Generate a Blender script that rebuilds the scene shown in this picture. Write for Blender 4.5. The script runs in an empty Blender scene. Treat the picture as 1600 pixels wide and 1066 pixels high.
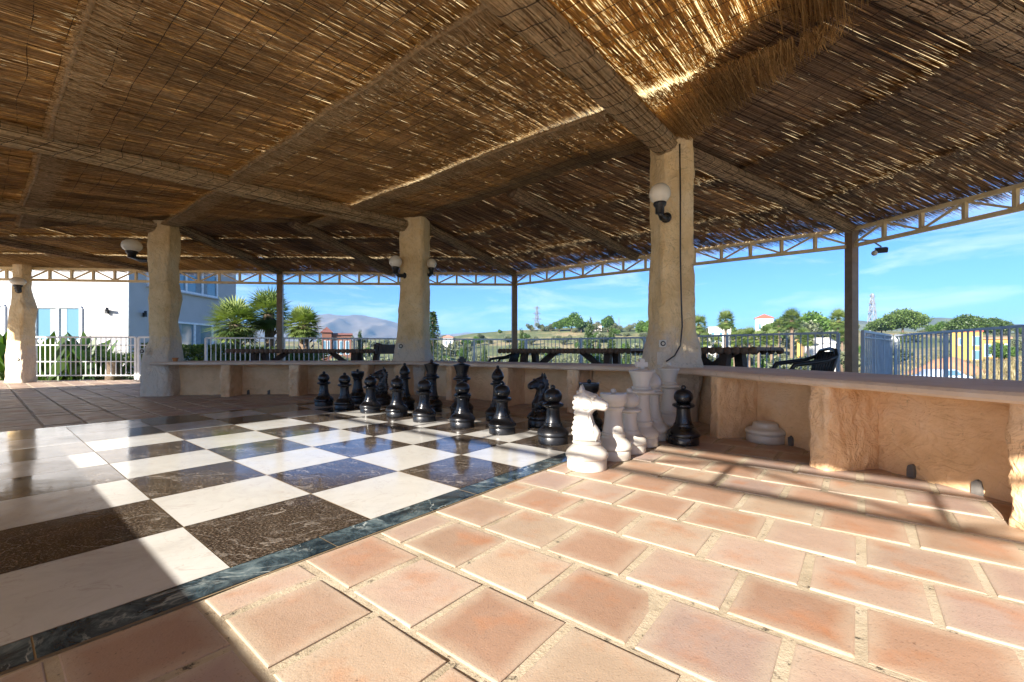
import bpy, math, random
import numpy as np
from mathutils import Vector, Matrix, noise
R = math.radians
random.seed(7)
rng = np.random.default_rng(11)
scene = bpy.context.scene
COL = scene.collection

# ------------------------------------------------------------------ camera, sky, sun, exposure
F_PX, HOR, CAM_H = 672.4, 550.0, 0.68           # focal length and horizon in photo pixels, lens height in metres
cam_d = bpy.data.cameras.new('camera'); cam = bpy.data.objects.new('camera', cam_d); COL.objects.link(cam)
cam_d.sensor_width = 36.0; cam_d.lens = 36.0 * F_PX / 1600.0
cam_d.shift_y = (HOR - 533.0) / 1600.0
cam_d.clip_start = 0.05; cam_d.clip_end = 20000
cam.location = (0, 0, CAM_H); cam.rotation_euler = (R(90), 0, 0)
scene.camera = cam

SUN_EL = 24.5
I_AX = Vector((0.627, 0.779, 0)); J_AX = Vector((-0.779, 0.627, 0)); ORG = Vector((-0.886, 1.356, 0)); SQ = 0.5
world = bpy.data.worlds.new('World'); scene.world = world; world.use_nodes = True
wn = world.node_tree; wn.nodes.clear()
w_out = wn.nodes.new('ShaderNodeOutputWorld'); w_bg = wn.nodes.new('ShaderNodeBackground')
sky = wn.nodes.new('ShaderNodeTexSky'); sky.sky_type = 'NISHITA'; sky.sun_disc = False
sky.sun_elevation = R(SUN_EL); sky.sun_rotation = math.atan2(-I_AX.x, -I_AX.y)
sky.altitude = 100; sky.air_density = 1.0; sky.dust_density = 0.3; sky.ozone_density = 4.0
w_tc = wn.nodes.new('ShaderNodeTexCoord'); w_map = wn.nodes.new('ShaderNodeMapping')
w_map.inputs['Scale'].default_value = (1.6, 1.6, 9.0); w_map.inputs['Rotation'].default_value = (R(9), R(7), R(20))
w_no = wn.nodes.new('ShaderNodeTexNoise'); w_no.inputs['Scale'].default_value = 2.3; w_no.inputs['Detail'].default_value = 8
w_no.inputs['Roughness'].default_value = 0.62; w_no.inputs['Distortion'].default_value = 0.5
w_rp = wn.nodes.new('ShaderNodeValToRGB'); w_rp.color_ramp.elements[0].position = 0.50; w_rp.color_ramp.elements[1].position = 0.78
w_mx = wn.nodes.new('ShaderNodeMix'); w_mx.data_type = 'RGBA'
w_mu = wn.nodes.new('ShaderNodeMath'); w_mu.operation = 'MULTIPLY'; w_mu.inputs[1].default_value = 0.55
wn.links.new(w_tc.outputs['Generated'], w_map.inputs[0]); wn.links.new(w_map.outputs[0], w_no.inputs['Vector'])
wn.links.new(w_no.outputs['Fac'], w_rp.inputs[0]); wn.links.new(w_rp.outputs[0], w_mu.inputs[0])
w_tint = wn.nodes.new('ShaderNodeMix'); w_tint.data_type = 'RGBA'; w_tint.blend_type = 'MULTIPLY'; w_tint.inputs[0].default_value = 1.0
w_tint.inputs[7].default_value = (0.46, 0.74, 1.18, 1); wn.links.new(sky.outputs[0], w_tint.inputs[6])
wn.links.new(w_mu.outputs[0], w_mx.inputs[0]); wn.links.new(w_tint.outputs[2], w_mx.inputs[6])
w_mx.inputs[7].default_value = (8.0, 8.6, 9.4, 1)
wn.links.new(w_mx.outputs[2], w_bg.inputs[0]); w_bg.inputs[1].default_value = 0.050
wn.links.new(w_bg.outputs[0], w_out.inputs[0])

sun_d = bpy.data.lights.new('sun', 'SUN'); sun_d.energy = 4.6; sun_d.angle = R(0.5); sun_d.color = (1.0, 0.925, 0.82)
sun = bpy.data.objects.new('sun', sun_d); COL.objects.link(sun)
ce, se = math.cos(R(SUN_EL)), math.sin(R(SUN_EL))
sun.rotation_euler = Vector((I_AX.x * ce, I_AX.y * ce, -se)).to_track_quat('-Z', 'Y').to_euler()
sun.location = (-6, -8, 9)
vs = scene.view_settings
vs.view_transform = 'Standard'; vs.look = 'None'; vs.exposure = 1.97; vs.gamma = 1.0; vs.use_curve_mapping = False
scene.cycles.max_bounces = 10; scene.cycles.diffuse_bounces = 6; scene.cycles.glossy_bounces = 4
scene.cycles.transmission_bounces = 6; scene.cycles.transparent_max_bounces = 12
scene.cycles.sample_clamp_indirect = 6.0

# ------------------------------------------------------------------ helpers
def bd(i, j, z=0.0):                             # board coordinates (squares) to metres
    p = ORG + I_AX * (i * SQ) + J_AX * (j * SQ); return Vector((p.x, p.y, z))
def at(px, py, Y):                               # photo pixel at depth Y
    return Vector(((px - 800) * Y / F_PX, Y, CAM_H + (HOR - py) * Y / F_PX))
def X_at(px, Y): return (px - 800) * Y / F_PX
def tag(o, label=None, cat=None, group=None, kind=None):
    if label: o['label'] = label
    if cat: o['category'] = cat
    if group: o['group'] = group
    if kind: o['kind'] = kind
    return o
def empty(name, loc=(0, 0, 0), rz=0.0, label=None, cat=None, group=None, kind=None):
    o = bpy.data.objects.new(name, None); COL.objects.link(o); o.empty_display_size = 0.2
    o.location = loc; o.rotation_euler = (0, 0, rz)
    return tag(o, label, cat, group, kind)
def copy_tree(o, parent=None):
    c = o.copy(); COL.objects.link(c)
    if parent: c.parent = parent
    for ch in list(o.children): copy_tree(ch, c)
    return c

class MB:
    def __init__(s): s.v = []; s.f = []; s.m = []; s.c = []; s.sm = []
    def add(s, vs_, fs, mi=0, col=None, smooth=False):
        b = len(s.v); s.v += [tuple(x) for x in vs_]
        for f in fs: s.f.append(tuple(i + b for i in f)); s.m.append(mi); s.c.append(col); s.sm.append(smooth)
    def box(s, c, size, rz=0.0, mi=0, col=None, M=None):
        sx, sy, sz = size[0] / 2, size[1] / 2, size[2] / 2
        vs_ = [Vector((x * sx, y * sy, z * sz)) for x in (-1, 1) for y in (-1, 1) for z in (-1, 1)]
        m = M if M is not None else Matrix.Rotation(rz, 3, 'Z')
        c = Vector(c)
        s.add([m @ p + c for p in vs_], [(0, 1, 3, 2), (4, 6, 7, 5), (0, 4, 5, 1), (2, 3, 7, 6), (0, 2, 6, 4), (1, 5, 7, 3)], mi, col)
    def bar(s, a, b, w, h=None, mi=0, col=None, up=Vector((0, 0, 1))):
        a, b = Vector(a), Vector(b); h = h or w
        d = (b - a); L = d.length; d.normalize()
        if abs(d.dot(up)) > 0.98: up = Vector((0, 1, 0))
        x = d.cross(up).normalized(); z = x.cross(d)
        M = Matrix((x, d, z)).transposed()
        s.box((a + b) / 2, (w, L, h), M=M, mi=mi, col=col)
    def tube(s, pts, rad, seg=8, mi=0, col=None, caps=True, smooth=True):
        pts = [Vector(p) for p in pts]; n = len(pts)
        if not hasattr(rad, '__len__'): rad = [rad] * n
        t0 = (pts[1] - pts[0]).normalized()
        u = t0.cross(Vector((0, 0, 1)) if abs(t0.z) < 0.9 else Vector((1, 0, 0))).normalized()
        V = []; Fc = []
        for k, p in enumerate(pts):
            t = (pts[min(k + 1, n - 1)] - pts[max(k - 1, 0)]).normalized()
            u = (u - t * u.dot(t)).normalized(); w = t.cross(u)
            for q in range(seg):
                a = 2 * math.pi * q / seg; V.append(p + (u * math.cos(a) + w * math.sin(a)) * rad[k])
        for k in range(n - 1):
            for q in range(seg):
                q2 = (q + 1) % seg; Fc.append((k * seg + q, k * seg + q2, (k + 1) * seg + q2, (k + 1) * seg + q))
        if caps: Fc.append(tuple(range(seg))[::-1]); Fc.append(tuple(range((n - 1) * seg, n * seg)))
        s.add(V, Fc, mi, col, smooth)
    def lathe(s, prof, seg=36, mi=0, c=(0, 0, 0), col=None, smooth=True, M=None):
        V = []; Fc = []; n = len(prof); c = Vector(c)
        for (r, z) in prof:
            for q in range(seg):
                a = 2 * math.pi * q / seg; p = Vector((r * math.cos(a), r * math.sin(a), z))
                if M is not None: p = M @ p
                V.append(p + c)
        for k in range(n - 1):
            for q in range(seg):
                q2 = (q + 1) % seg; Fc.append((k * seg + q, k * seg + q2, (k + 1) * seg + q2, (k + 1) * seg + q))
        if prof[0][0] > 1e-4: Fc.append(tuple(range(seg))[::-1])
        if prof[-1][0] > 1e-4: Fc.append(tuple(range((n - 1) * seg, n * seg)))
        s.add(V, Fc, mi, col, smooth)
    def ball(s, c, r, seg=16, rings=9, mi=0, col=None, sc=(1, 1, 1)):
        prof = [(max(r * math.sin(math.pi * k / rings), 1e-5), -r * math.cos(math.pi * k / rings)) for k in range(rings + 1)]
        s.lathe(prof, seg, mi, c, col, True, Matrix.Diagonal(Vector(sc)))
    def build(s, name, mats, parent=None, base=(0, 0, 0), bevel=0.0, autosmooth=None):
        me = bpy.data.meshes.new(name); b = Vector(base)
        me.from_pydata([(v[0] - b.x, v[1] - b.y, v[2] - b.z) for v in s.v], [], s.f); 
        for m in (mats if isinstance(mats, (list, tuple)) else [mats]): me.materials.append(m)
        me.polygons.foreach_set('material_index', s.m)
        me.polygons.foreach_set('use_smooth', s.sm)
        if any(c is not None for c in s.c):
            at_ = me.color_attributes.new('tint', 'FLOAT_COLOR', 'CORNER'); arr = []
            for f, c in zip(s.f, s.c):
                c = c or (1, 1, 1)
                arr += [c[0], c[1], c[2], 1.0] * len(f)
            at_.data.foreach_set('color', arr)
        o = bpy.data.objects.new(name, me); COL.objects.link(o)
        if parent: o.parent = parent
        if bevel:
            md = o.modifiers.new('bevel', 'BEVEL'); md.width = bevel; md.segments = 2; md.limit_method = 'ANGLE'
        return o

# ------------------------------------------------------------------ materials
def newmat(name):
    m = bpy.data.materials.new(name); m.use_nodes = True; nt = m.node_tree
    return m, nt, nt.nodes['Principled BSDF']
def nd(nt, typ, **kw):
    n = nt.nodes.new(typ)
    for k, v in kw.items():
        if k in n.inputs: n.inputs[k].default_value = v
        else: setattr(n, k, v)
    return n
def coords(nt, scale=(1, 1, 1), rot=(0, 0, 0), src='Object'):
    tc = nd(nt, 'ShaderNodeTexCoord'); mp = nd(nt, 'ShaderNodeMapping')
    mp.inputs['Scale'].default_value = scale; mp.inputs['Rotation'].default_value = rot
    nt.links.new(tc.outputs[src], mp.inputs[0]); return mp.outputs[0]
def nz(nt, vec, scale, detail=4, rough=0.55, dist=0.0):
    n = nd(nt, 'ShaderNodeTexNoise', Scale=scale, Detail=detail, Roughness=rough, Distortion=dist)
    nt.links.new(vec, n.inputs['Vector']); return n.outputs['Fac']
def ramp(nt, fac, stops):
    n = nd(nt, 'ShaderNodeValToRGB'); el = n.color_ramp.elements
    while len(el) < len(stops): el.new(0.5)
    for e, (p, c) in zip(el, stops):
        e.position = p; e.color = (c[0], c[1], c[2], 1) if hasattr(c, '__len__') else (c, c, c, 1)
    nt.links.new(fac, n.inputs[0]); return n.outputs[0]
def mix(nt, fac, a, b, mode='MIX'):
    n = nd(nt, 'ShaderNodeMix', data_type='RGBA', blend_type=mode)
    for s_, v in ((0, fac), (6, a), (7, b)):
        if isinstance(v, bpy.types.NodeSocket): nt.links.new(v, n.inputs[s_])
        elif hasattr(v, '__len__'): n.inputs[s_].default_value = (v[0], v[1], v[2], 1)
        else: n.inputs[s_].default_value = v
    return n.outputs[2]
def math_(nt, op, a, b=0.0):
    n = nd(nt, 'ShaderNodeMath', operation=op)
    for k, v in ((0, a), (1, b)):
        if isinstance(v, bpy.types.NodeSocket): nt.links.new(v, n.inputs[k])
        else: n.inputs[k].default_value = v
    return n.outputs[0]
def bump(nt, bs, h, strength=0.3, dist=0.01):
    n = nd(nt, 'ShaderNodeBump', Strength=strength, Distance=dist)
    nt.links.new(h, n.inputs['Height']); nt.links.new(n.outputs[0], bs.inputs['Normal'])
def plain(name, col, rough=0.5, var=0.15, scale=6.0, metal=0.0, bumps=0.0, bscale=40.0, spec=0.5):
    m, nt, bs = newmat(name); v = coords(nt)
    f = nz(nt, v, scale, 5)
    c = ramp(nt, f, [(0.3, [x * (1 - var) for x in col]), (0.7, [min(1, x * (1 + var)) for x in col])])
    nt.links.new(c, bs.inputs['Base Color']); bs.inputs['Roughness'].default_value = rough; bs.inputs['Metallic'].default_value = metal
    bs.inputs['Specular IOR Level'].default_value = spec
    if bumps: bump(nt, bs, nz(nt, v, bscale, 4), bumps, 0.01)
    return m
def attr(nt, name='tint'):
    return nd(nt, 'ShaderNodeVertexColor', layer_name=name).outputs[0]

def mat_tile():
    m, nt, bs = newmat('terracotta'); v = coords(nt); a = attr(nt)
    uv = nd(nt, 'ShaderNodeUVMap').outputs[0]
    sep = nd(nt, 'ShaderNodeSeparateXYZ'); nt.links.new(uv, sep.inputs[0])
    # pale lime bloom along each tile's own edges, broken up by noise
    ax = math_(nt, 'ABSOLUTE', math_(nt, 'SUBTRACT', sep.outputs[0], 0.5)); ay = math_(nt, 'ABSOLUTE', math_(nt, 'SUBTRACT', sep.outputs[1], 0.5))
    e = math_(nt, 'MAXIMUM', ax, ay)
    e = math_(nt, 'ADD', e, math_(nt, 'MULTIPLY', math_(nt, 'SUBTRACT', nz(nt, v, 9, 4), 0.5), 0.22))
    edge = ramp(nt, e, [(0.34, 0.0), (0.5, 1.0)])
    blot = ramp(nt, nz(nt, v, 4.3, 4, 0.6), [(0.52, 0.0), (0.72, 1.0)])
    c = mix(nt, math_(nt, 'MULTIPLY', blot, 0.75), a, (0.38, 0.165, 0.075))
    c = mix(nt, math_(nt, 'MULTIPLY', edge, 0.5), c, (0.44, 0.37, 0.285))
    pale = ramp(nt, nz(nt, v, 2.1, 5, 0.65), [(0.5, 0.0), (0.75, 1.0)])
    c = mix(nt, math_(nt, 'MULTIPLY', pale, 0.35), c, (0.43, 0.345, 0.295))
    spk = ramp(nt, nz(nt, v, 150, 2), [(0.28, 0.7), (0.40, 1.0)])
    c = mix(nt, 1.0, c, spk, 'MULTIPLY')
    drt = ramp(nt, nz(nt, v, 60, 3), [(0.68, 1.0), (0.76, 0.45)])
    c = mix(nt, 0.8, c, drt, 'MULTIPLY')
    nt.links.new(c, bs.inputs['Base Color'])
    nt.links.new(ramp(nt, nz(nt, v, 7, 4), [(0.3, 0.38), (0.7, 0.62)]), bs.inputs['Roughness'])
    h = math_(nt, 'ADD', nz(nt, v, 220, 2), math_(nt, 'MULTIPLY', nz(nt, v, 12, 4), 3.0)); bump(nt, bs, h, 0.35, 0.0022)
    return m
def mat_grout():
    m, nt, bs = newmat('grout'); v = coords(nt)
    c = ramp(nt, nz(nt, v, 5, 6, 0.7), [(0.3, (0.25, 0.20, 0.135)), (0.5, (0.40, 0.335, 0.24)), (0.7, (0.47, 0.405, 0.305))])
    spk = ramp(nt, nz(nt, v, 26, 5, 0.75), [(0.33, 0.15), (0.41, 1.0)])
    c = mix(nt, 1.0, c, spk, 'MULTIPLY'); nt.links.new(c, bs.inputs['Base Color']); bs.inputs['Roughness'].default_value = 0.95
    bump(nt, bs, nz(nt, v, 90, 5, 0.7), 0.7, 0.005); return m
def mat_marble(name, stops, scale, vein=None, vcol=None, rough=0.12, speck=0.0, detail=8, stretch=(1, 1, 1), dist=0.8, nr=0.72):
    m, nt, bs = newmat(name); v = coords(nt, stretch, (0, 0, R(33)))
    c = ramp(nt, nz(nt, v, scale, detail, nr, dist), stops)
    if vein:
        f = nz(nt, v, vein, 6, 0.6, 1.6)
        f = ramp(nt, math_(nt, 'ABSOLUTE', math_(nt, 'SUBTRACT', f, 0.5)), [(0.0, 1.0), (0.018, 0.0)])
        brk = ramp(nt, nz(nt, v, vein * 1.7, 3), [(0.42, 0.0), (0.62, 1.0)])
        c = mix(nt, math_(nt, 'MULTIPLY', math_(nt, 'MULTIPLY', f, brk), 0.8), c, vcol)
    if speck:
        f = ramp(nt, nz(nt, v, 120, 3), [(0.70, 0.0), (0.76, speck)]); c = mix(nt, f, c, vcol)
    nt.links.new(c, bs.inputs['Base Color'])
    dust = ramp(nt, nz(nt, coords(nt, (1, 1, 1)), 1.9, 7, 0.7, 0.4), [(0.50, 0.0), (0.80, 0.18)])
    c = mix(nt, dust, c, (0.42, 0.36, 0.29)); nt.links.new(c, bs.inputs['Base Color'])
    bump(nt, bs, nz(nt, v, 5.0, 3), 0.05, 0.01)
    r = ramp(nt, nz(nt, v, 3.0, 5, 0.65), [(0.3, rough * 0.5), (0.7, rough * 2.2)]); nt.links.new(r, bs.inputs['Roughness'])
    bs.inputs['Specular IOR Level'].default_value = 0.42
    return m
def mat_plaster(name, ca, cb, cc, bstr=0.6, bscale=9.0, stretch=(1, 1, 1), ridge=0.3, plinth=False):
    m, nt, bs = newmat(name); v = coords(nt, stretch); v0 = coords(nt)
    c = ramp(nt, nz(nt, v0, 2.2, 6, 0.65), [(0.3, ca), (0.52, cb), (0.72, cc)])
    if plinth:                                                          # unpainted grey plinth, worn edge
        sz = nd(nt, 'ShaderNodeSeparateXYZ'); nt.links.new(v0, sz.inputs[0])
        lo = ramp(nt, math_(nt, 'ADD', sz.outputs[2], math_(nt, 'MULTIPLY', math_(nt, 'SUBTRACT', nz(nt, v0, 5, 5, .65), .5), .9)), [(.66, 1.0), (.95, 0.0)])
        c = mix(nt, math_(nt, 'MULTIPLY', lo, .8), c, (0.60, 0.52, 0.43))
        st = ramp(nt, nz(nt, coords(nt, (2.5, 2.5, .5)), 2.4, 5, .65), [(.55, 0.0), (.75, .5)]); c = mix(nt, st, c, (0.52, 0.40, 0.26))
    hair = nz(nt, v0, 2.6, 5, .6, 1.4)
    hair = ramp(nt, math_(nt, 'ABSOLUTE', math_(nt, 'SUBTRACT', hair, .5)), [(0.0, .45), (.006, 1.0)]); c = mix(nt, .6 if plinth else .12, c, hair, 'MULTIPLY')
    crk = ramp(nt, nz(nt, v0, 17, 6, 0.75, 1.0), [(0.30, 0.42), (0.38, 1.0)])
    c = mix(nt, 0.75, c, crk, 'MULTIPLY')
    nt.links.new(c, bs.inputs['Base Color']); bs.inputs['Roughness'].default_value = 0.85
    rg = math_(nt, 'POWER', math_(nt, 'SUBTRACT', 1.0, math_(nt, 'ABSOLUTE', math_(nt, 'MULTIPLY', math_(nt, 'SUBTRACT', nz(nt, v, bscale, 2, 0.5, 1.6), 0.5), 4.5))), 2.0)
    h = math_(nt, 'ADD', math_(nt, 'ADD', nz(nt, v, bscale * .6, 4, 0.55, 1.2), math_(nt, 'MULTIPLY', rg, ridge)), math_(nt, 'MULTIPLY', nz(nt, v0, 70, 3), 0.10))
    bump(nt, bs, h, bstr, 0.035); return m
def mat_reed(name, dark, mid, light, trans, gain=1.0):
    m = bpy.data.materials.new(name); m.use_nodes = True; nt = m.node_tree; nt.nodes.clear()
    out = nd(nt, 'ShaderNodeOutputMaterial'); v = coords(nt)
    a = attr(nt); sp = nd(nt, 'ShaderNodeSeparateColor'); nt.links.new(a, sp.inputs[0])
    f = math_(nt, 'ADD', sp.outputs[0], math_(nt, 'MULTIPLY', math_(nt, 'SUBTRACT', nz(nt, v, 1.1, 4, 0.6), 0.5), 0.55))
    c = ramp(nt, f, [(0.08, dark), (0.5, mid), (0.95, light)])
    c = mix(nt, 0.5, c, ramp(nt, nz(nt, v, 30, 2), [(0.3, 0.5), (0.7, 1.25)]), 'MULTIPLY')
    df = nd(nt, 'ShaderNodeBsdfPrincipled', Roughness=0.62); nt.links.new(c, df.inputs['Base Color'])
    tr = nd(nt, 'ShaderNodeBsdfTranslucent'); nt.links.new(mix(nt, 1.0, c, (1.0 * gain, 0.90 * gain, 0.66 * gain), 'MULTIPLY'), tr.inputs[0])
    mx = nd(nt, 'ShaderNodeMixShader'); mx.inputs[0].default_value = trans
    nt.links.new(df.outputs[0], mx.inputs[1]); nt.links.new(tr.outputs[0], mx.inputs[2]); nt.links.new(mx.outputs[0], out.inputs[0])
    return m
def mat_leaf(name, dark, light, trans=0.3, rough=0.5):
    m = bpy.data.materials.new(name); m.use_nodes = True; nt = m.node_tree; nt.nodes.clear()
    out = nd(nt, 'ShaderNodeOutputMaterial'); a = attr(nt); sp = nd(nt, 'ShaderNodeSeparateColor'); nt.links.new(a, sp.inputs[0])
    oi = nd(nt, 'ShaderNodeObjectInfo')
    f = math_(nt, 'ADD', sp.outputs[0], math_(nt, 'MULTIPLY', math_(nt, 'SUBTRACT', oi.outputs['Random'], 0.5), 0.4))
    c = ramp(nt, f, [(0.05, dark), (0.95, light)])
    df = nd(nt, 'ShaderNodeBsdfPrincipled', Roughness=rough); nt.links.new(c, df.inputs['Base Color'])
    tr = nd(nt, 'ShaderNodeBsdfTranslucent'); nt.links.new(mix(nt, 1.0, c, (1.1, 1.2, 0.45), 'MULTIPLY'), tr.inputs[0])
    mx = nd(nt, 'ShaderNodeMixShader'); mx.inputs[0].default_value = trans
    nt.links.new(df.outputs[0], mx.inputs[1]); nt.links.new(tr.outputs[0], mx.inputs[2]); nt.links.new(mx.outputs[0], out.inputs[0])
    return m

M_TILE = mat_tile(); M_GROUT = mat_grout()
M_WHITE_MARBLE = mat_marble('white_marble', [(0.3, (0.42, 0.41, 0.385)), (0.5, (0.50, 0.495, 0.47)), (0.75, (0.55, 0.545, 0.525))], 3.0, 4.0, (0.40, 0.37, 0.34), 0.10, 0.25)
M_DARK_MARBLE = mat_marble('brown_marble', [(0.36, (0.009, 0.007, 0.005)), (0.47, (0.036, 0.027, 0.020)), (0.56, (0.080, 0.060, 0.045)), (0.66, (0.22, 0.18, 0.14))], 105.0, 2.6, (0.36, 0.32, 0.28), 0.07, 0.0, 4, (1, 1.5, 1), 0.3, 0.7)
M_BLUE_MARBLE = mat_marble('blue_marble', [(0.38, (0.010, 0.016, 0.022)), (0.5, (0.035, 0.055, 0.068)), (0.62, (0.11, 0.15, 0.165)), (0.75, (0.30, 0.34, 0.35))], 9.0, 3.0, (0.55, 0.60, 0.58), 0.08, 0.0, 9)
M_JOINT = plain('board_joint', (0.30, 0.22, 0.13), 0.9)
M_PEACH = mat_plaster('peach_plaster', (0.62, 0.37, 0.18), (0.78, 0.52, 0.29), (0.82, 0.64, 0.44), 0.9, 11.0, (1, 1, 0.85), 0.10)
M_PANEL = mat_plaster('peach_panel_plaster', (0.64, 0.40, 0.20), (0.80, 0.54, 0.30), (0.83, 0.62, 0.40), 0.8, 8.0, (0.7, 0.7, 1.2), 0.14)
M_COLUMN = mat_plaster('ochre_plaster', (0.64, 0.44, 0.20), (0.80, 0.60, 0.32), (0.82, 0.68, 0.45), 1.0, 6.0, (1, 1, .8), 0.16, plinth=True)
M_SLAB = mat_plaster('slab_plaster', (0.56, 0.44, 0.33), (0.68, 0.54, 0.40), (0.70, 0.60, 0.49), 0.25, 12.0, (1, 1, 1), .1)
M_TRUSS = plain('ochre_paint', (0.80, 0.62, 0.34), 0.5, 0.12, 9)
M_POST = plain('brown_paint', (0.28, 0.185, 0.10), 0.45, 0.2, 9)
M_REED = mat_reed('reed', (0.15, 0.092, 0.044), (0.48, 0.345, 0.18), (0.80, 0.67, 0.44), 0.56, 1.12)
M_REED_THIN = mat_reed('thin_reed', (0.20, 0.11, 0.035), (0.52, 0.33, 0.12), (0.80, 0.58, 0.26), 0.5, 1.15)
M_REED_OLD = mat_reed('weathered_reed', (0.08, 0.047, 0.026), (0.38, 0.25, 0.145), (0.74, 0.57, 0.36), 0.48, 1.1)
M_SHEET = mat_reed('reed_backing', (0.48, 0.38, 0.23), (0.66, 0.54, 0.36), (0.78, 0.67, 0.47), 0.88, 1.05)
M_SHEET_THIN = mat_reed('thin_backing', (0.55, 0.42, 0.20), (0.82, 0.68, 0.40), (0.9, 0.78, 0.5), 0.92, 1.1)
M_TIE = plain('wire_tie', (0.03, 0.02, 0.012), 0.7)
M_BLACK = plain('black_plastic', (0.008, 0.009, 0.012), 0.26, 0.2, 5, spec=0.55, bumps=0.05, bscale=25)
def scuff(m, lo, hi):
    nt = m.node_tree; bs = nt.nodes['Principled BSDF']; v = coords(nt); nt.links.new(ramp(nt, nz(nt, v, 9, 6, .7), [(.35, lo), (.7, hi)]), bs.inputs['Roughness'])
scuff(M_BLACK, .2, .5)
M_WHITE = plain('cream_plastic', (0.56, 0.53, 0.47), 0.34, 0.06, 4, bumps=0.05, bscale=25)
M_GLOBE = plain('opal_glass', (0.78, 0.72, 0.58), 0.18, 0.05, 6)
M_LAMP_BLACK = plain('black_cast_metal', (0.012, 0.012, 0.012), 0.4)
M_RAIL_W = plain('white_rail_paint', (0.74, 0.74, 0.72), 0.4, 0.08)
M_RAIL_SHADE = plain('shaded_rail_paint', (0.45, 0.48, 0.50), 0.45, 0.12)  # rails on the shaded side: the shade is mixed into this greyer colour
M_WOOD = plain('dark_wood', (0.060, 0.032, 0.018), 0.65, 0.4, 14, bumps=0.3)
M_WOODTOP = plain('table_wood', (0.17, 0.10, 0.06), 0.6, 0.35, 14, bumps=0.3)
M_CHAIR = plain('green_black_plastic', (0.012, 0.016, 0.016), 0.35)
M_SOCKET = plain('socket_plastic', (0.62, 0.58, 0.48), 0.35)
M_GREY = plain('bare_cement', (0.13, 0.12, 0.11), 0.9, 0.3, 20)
M_CLAY = plain('clay', (0.50, 0.20, 0.06), 0.7)
M_STEEL = plain('galvanised', (0.35, 0.36, 0.37), 0.45, 0.2, metal=0.6)

# ------------------------------------------------------------------ numpy reed builder: every reed a bent three-sided straw
def reeds(name, A, B, W, Nrm, T, mat, parent, sag=0.006):
    n = len(A); A = np.asarray(A, float); B = np.asarray(B, float); W = np.asarray(W, float)[:, None]
    D = B - A; D /= np.linalg.norm(D, axis=1, keepdims=True); Nn = np.asarray(Nrm, float)
    S = np.cross(D, Nn); S /= np.linalg.norm(S, axis=1, keepdims=True)
    mid = (A + B) / 2 + Nn * rng.normal(0, sag, (n, 1)) + S * rng.normal(0, sag * 1.2, (n, 1))
    rings = []
    for P, k in ((A, .85), (mid, 1.0), (B, .7)):
        rings += [P - S * W * k * .5, P - Nn * W * k * .45, P + S * W * k * .5]
    V = np.stack(rings, 1).reshape(-1, 3)
    q = np.array([[0, 1, 4, 3], [1, 2, 5, 4], [3, 4, 7, 6], [4, 5, 8, 7]])
    Fq = (np.arange(n)[:, None, None] * 9 + q[None]).reshape(-1)
    me = bpy.data.meshes.new(name); me.vertices.add(n * 9); me.vertices.foreach_set('co', V.reshape(-1).astype(np.float32))
    me.loops.add(len(Fq)); me.loops.foreach_set('vertex_index', Fq.astype(np.int32))
    me.polygons.add(n * 4); me.polygons.foreach_set('loop_start', np.arange(0, n * 16, 4, dtype=np.int32))
    me.polygons.foreach_set('loop_total', np.full(n * 4, 4, dtype=np.int32))
    ca = me.color_attributes.new('tint', 'FLOAT_COLOR', 'POINT')
    t = np.repeat(np.asarray(T, float), 9); ca.data.foreach_set('color', np.stack([t, t, t, np.ones_like(t)], 1).reshape(-1).astype(np.float32))
    me.materials.append(mat); me.update(calc_edges=True); me.validate()
    o = bpy.data.objects.new(name, me); COL.objects.link(o)
    if parent: o.parent = parent
    return o

# ------------------------------------------------------------------ SETTING: terrain, terrace, tiled floor
TERR = [(-60, 9.9), (-11.4, 10.3), (-5.8, 11.0), (0.4, 12.4), (3.3, 10.6), (6.0, 7.9), (7.4, 5.6), (9.2, 0.5), (9.5, -9), (-4, -16), (-60, -16)]
def crest(px):
    xs = [-2000, 300, 560, 650, 700, 745, 800, 880, 960, 1020, 1100, 1200, 1330, 1450, 1600, 3000]
    ys = [536, 534, 532, 529, 526, 520, 516, 513, 512, 513, 520, 517, 517, 518, 519, 525]
    return float(np.interp(px, xs, ys))
def terrain_h(x, y):
    r = math.hypot(x, y); th = math.atan2(x, y)
    px = 800 + F_PX * math.tan(max(-1.25, min(1.25, th))) if abs(th) < 1.3 else (3000 if th > 0 else -2000)
    Yc = 235 * math.cos(min(abs(th), 1.1)); zc = CAM_H + (HOR - crest(px)) * Yc / F_PX
    if abs(th) > 1.1: zc = -4
    h = float(np.interp(r, [0, 14, 26, 60, 110, 150, 235, 330, 700, 1500, 4000, 9000], [-0.9, -0.9, -1.9, -3.6, -4.0, -2.0 + 0.25 * zc, zc, zc - 4, -14, -16, -16, -10]))
    if x < -4:                                                          # hotel garden is level with the terrace
        k = min(1, (-4 - x) / 4.0) * (1 - min(1, max(0, (r - 42) / 30)))
        h = h * (1 - k) + (-0.35) * k
    if px > 1250 and 0 < th < 1.3 and 14 < r < 165:                     # levelled waste ground at the right
        k = min(1, (px - 1250) / 110) * min(1, (r - 14) / 10) * min(1, (165 - r) / 35); h = h * (1 - k) + (-2.3 + (r - 40) * .012) * k
    amp = min(1.0, r / 200) * (1.4 if r < 700 else 3)
    return h + amp * noise.noise(Vector((x * 0.02, y * 0.02, 3.1))) + 0.35 * min(1, r / 60) * noise.noise(Vector((x * 0.12, y * 0.12, 1.7)))
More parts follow.
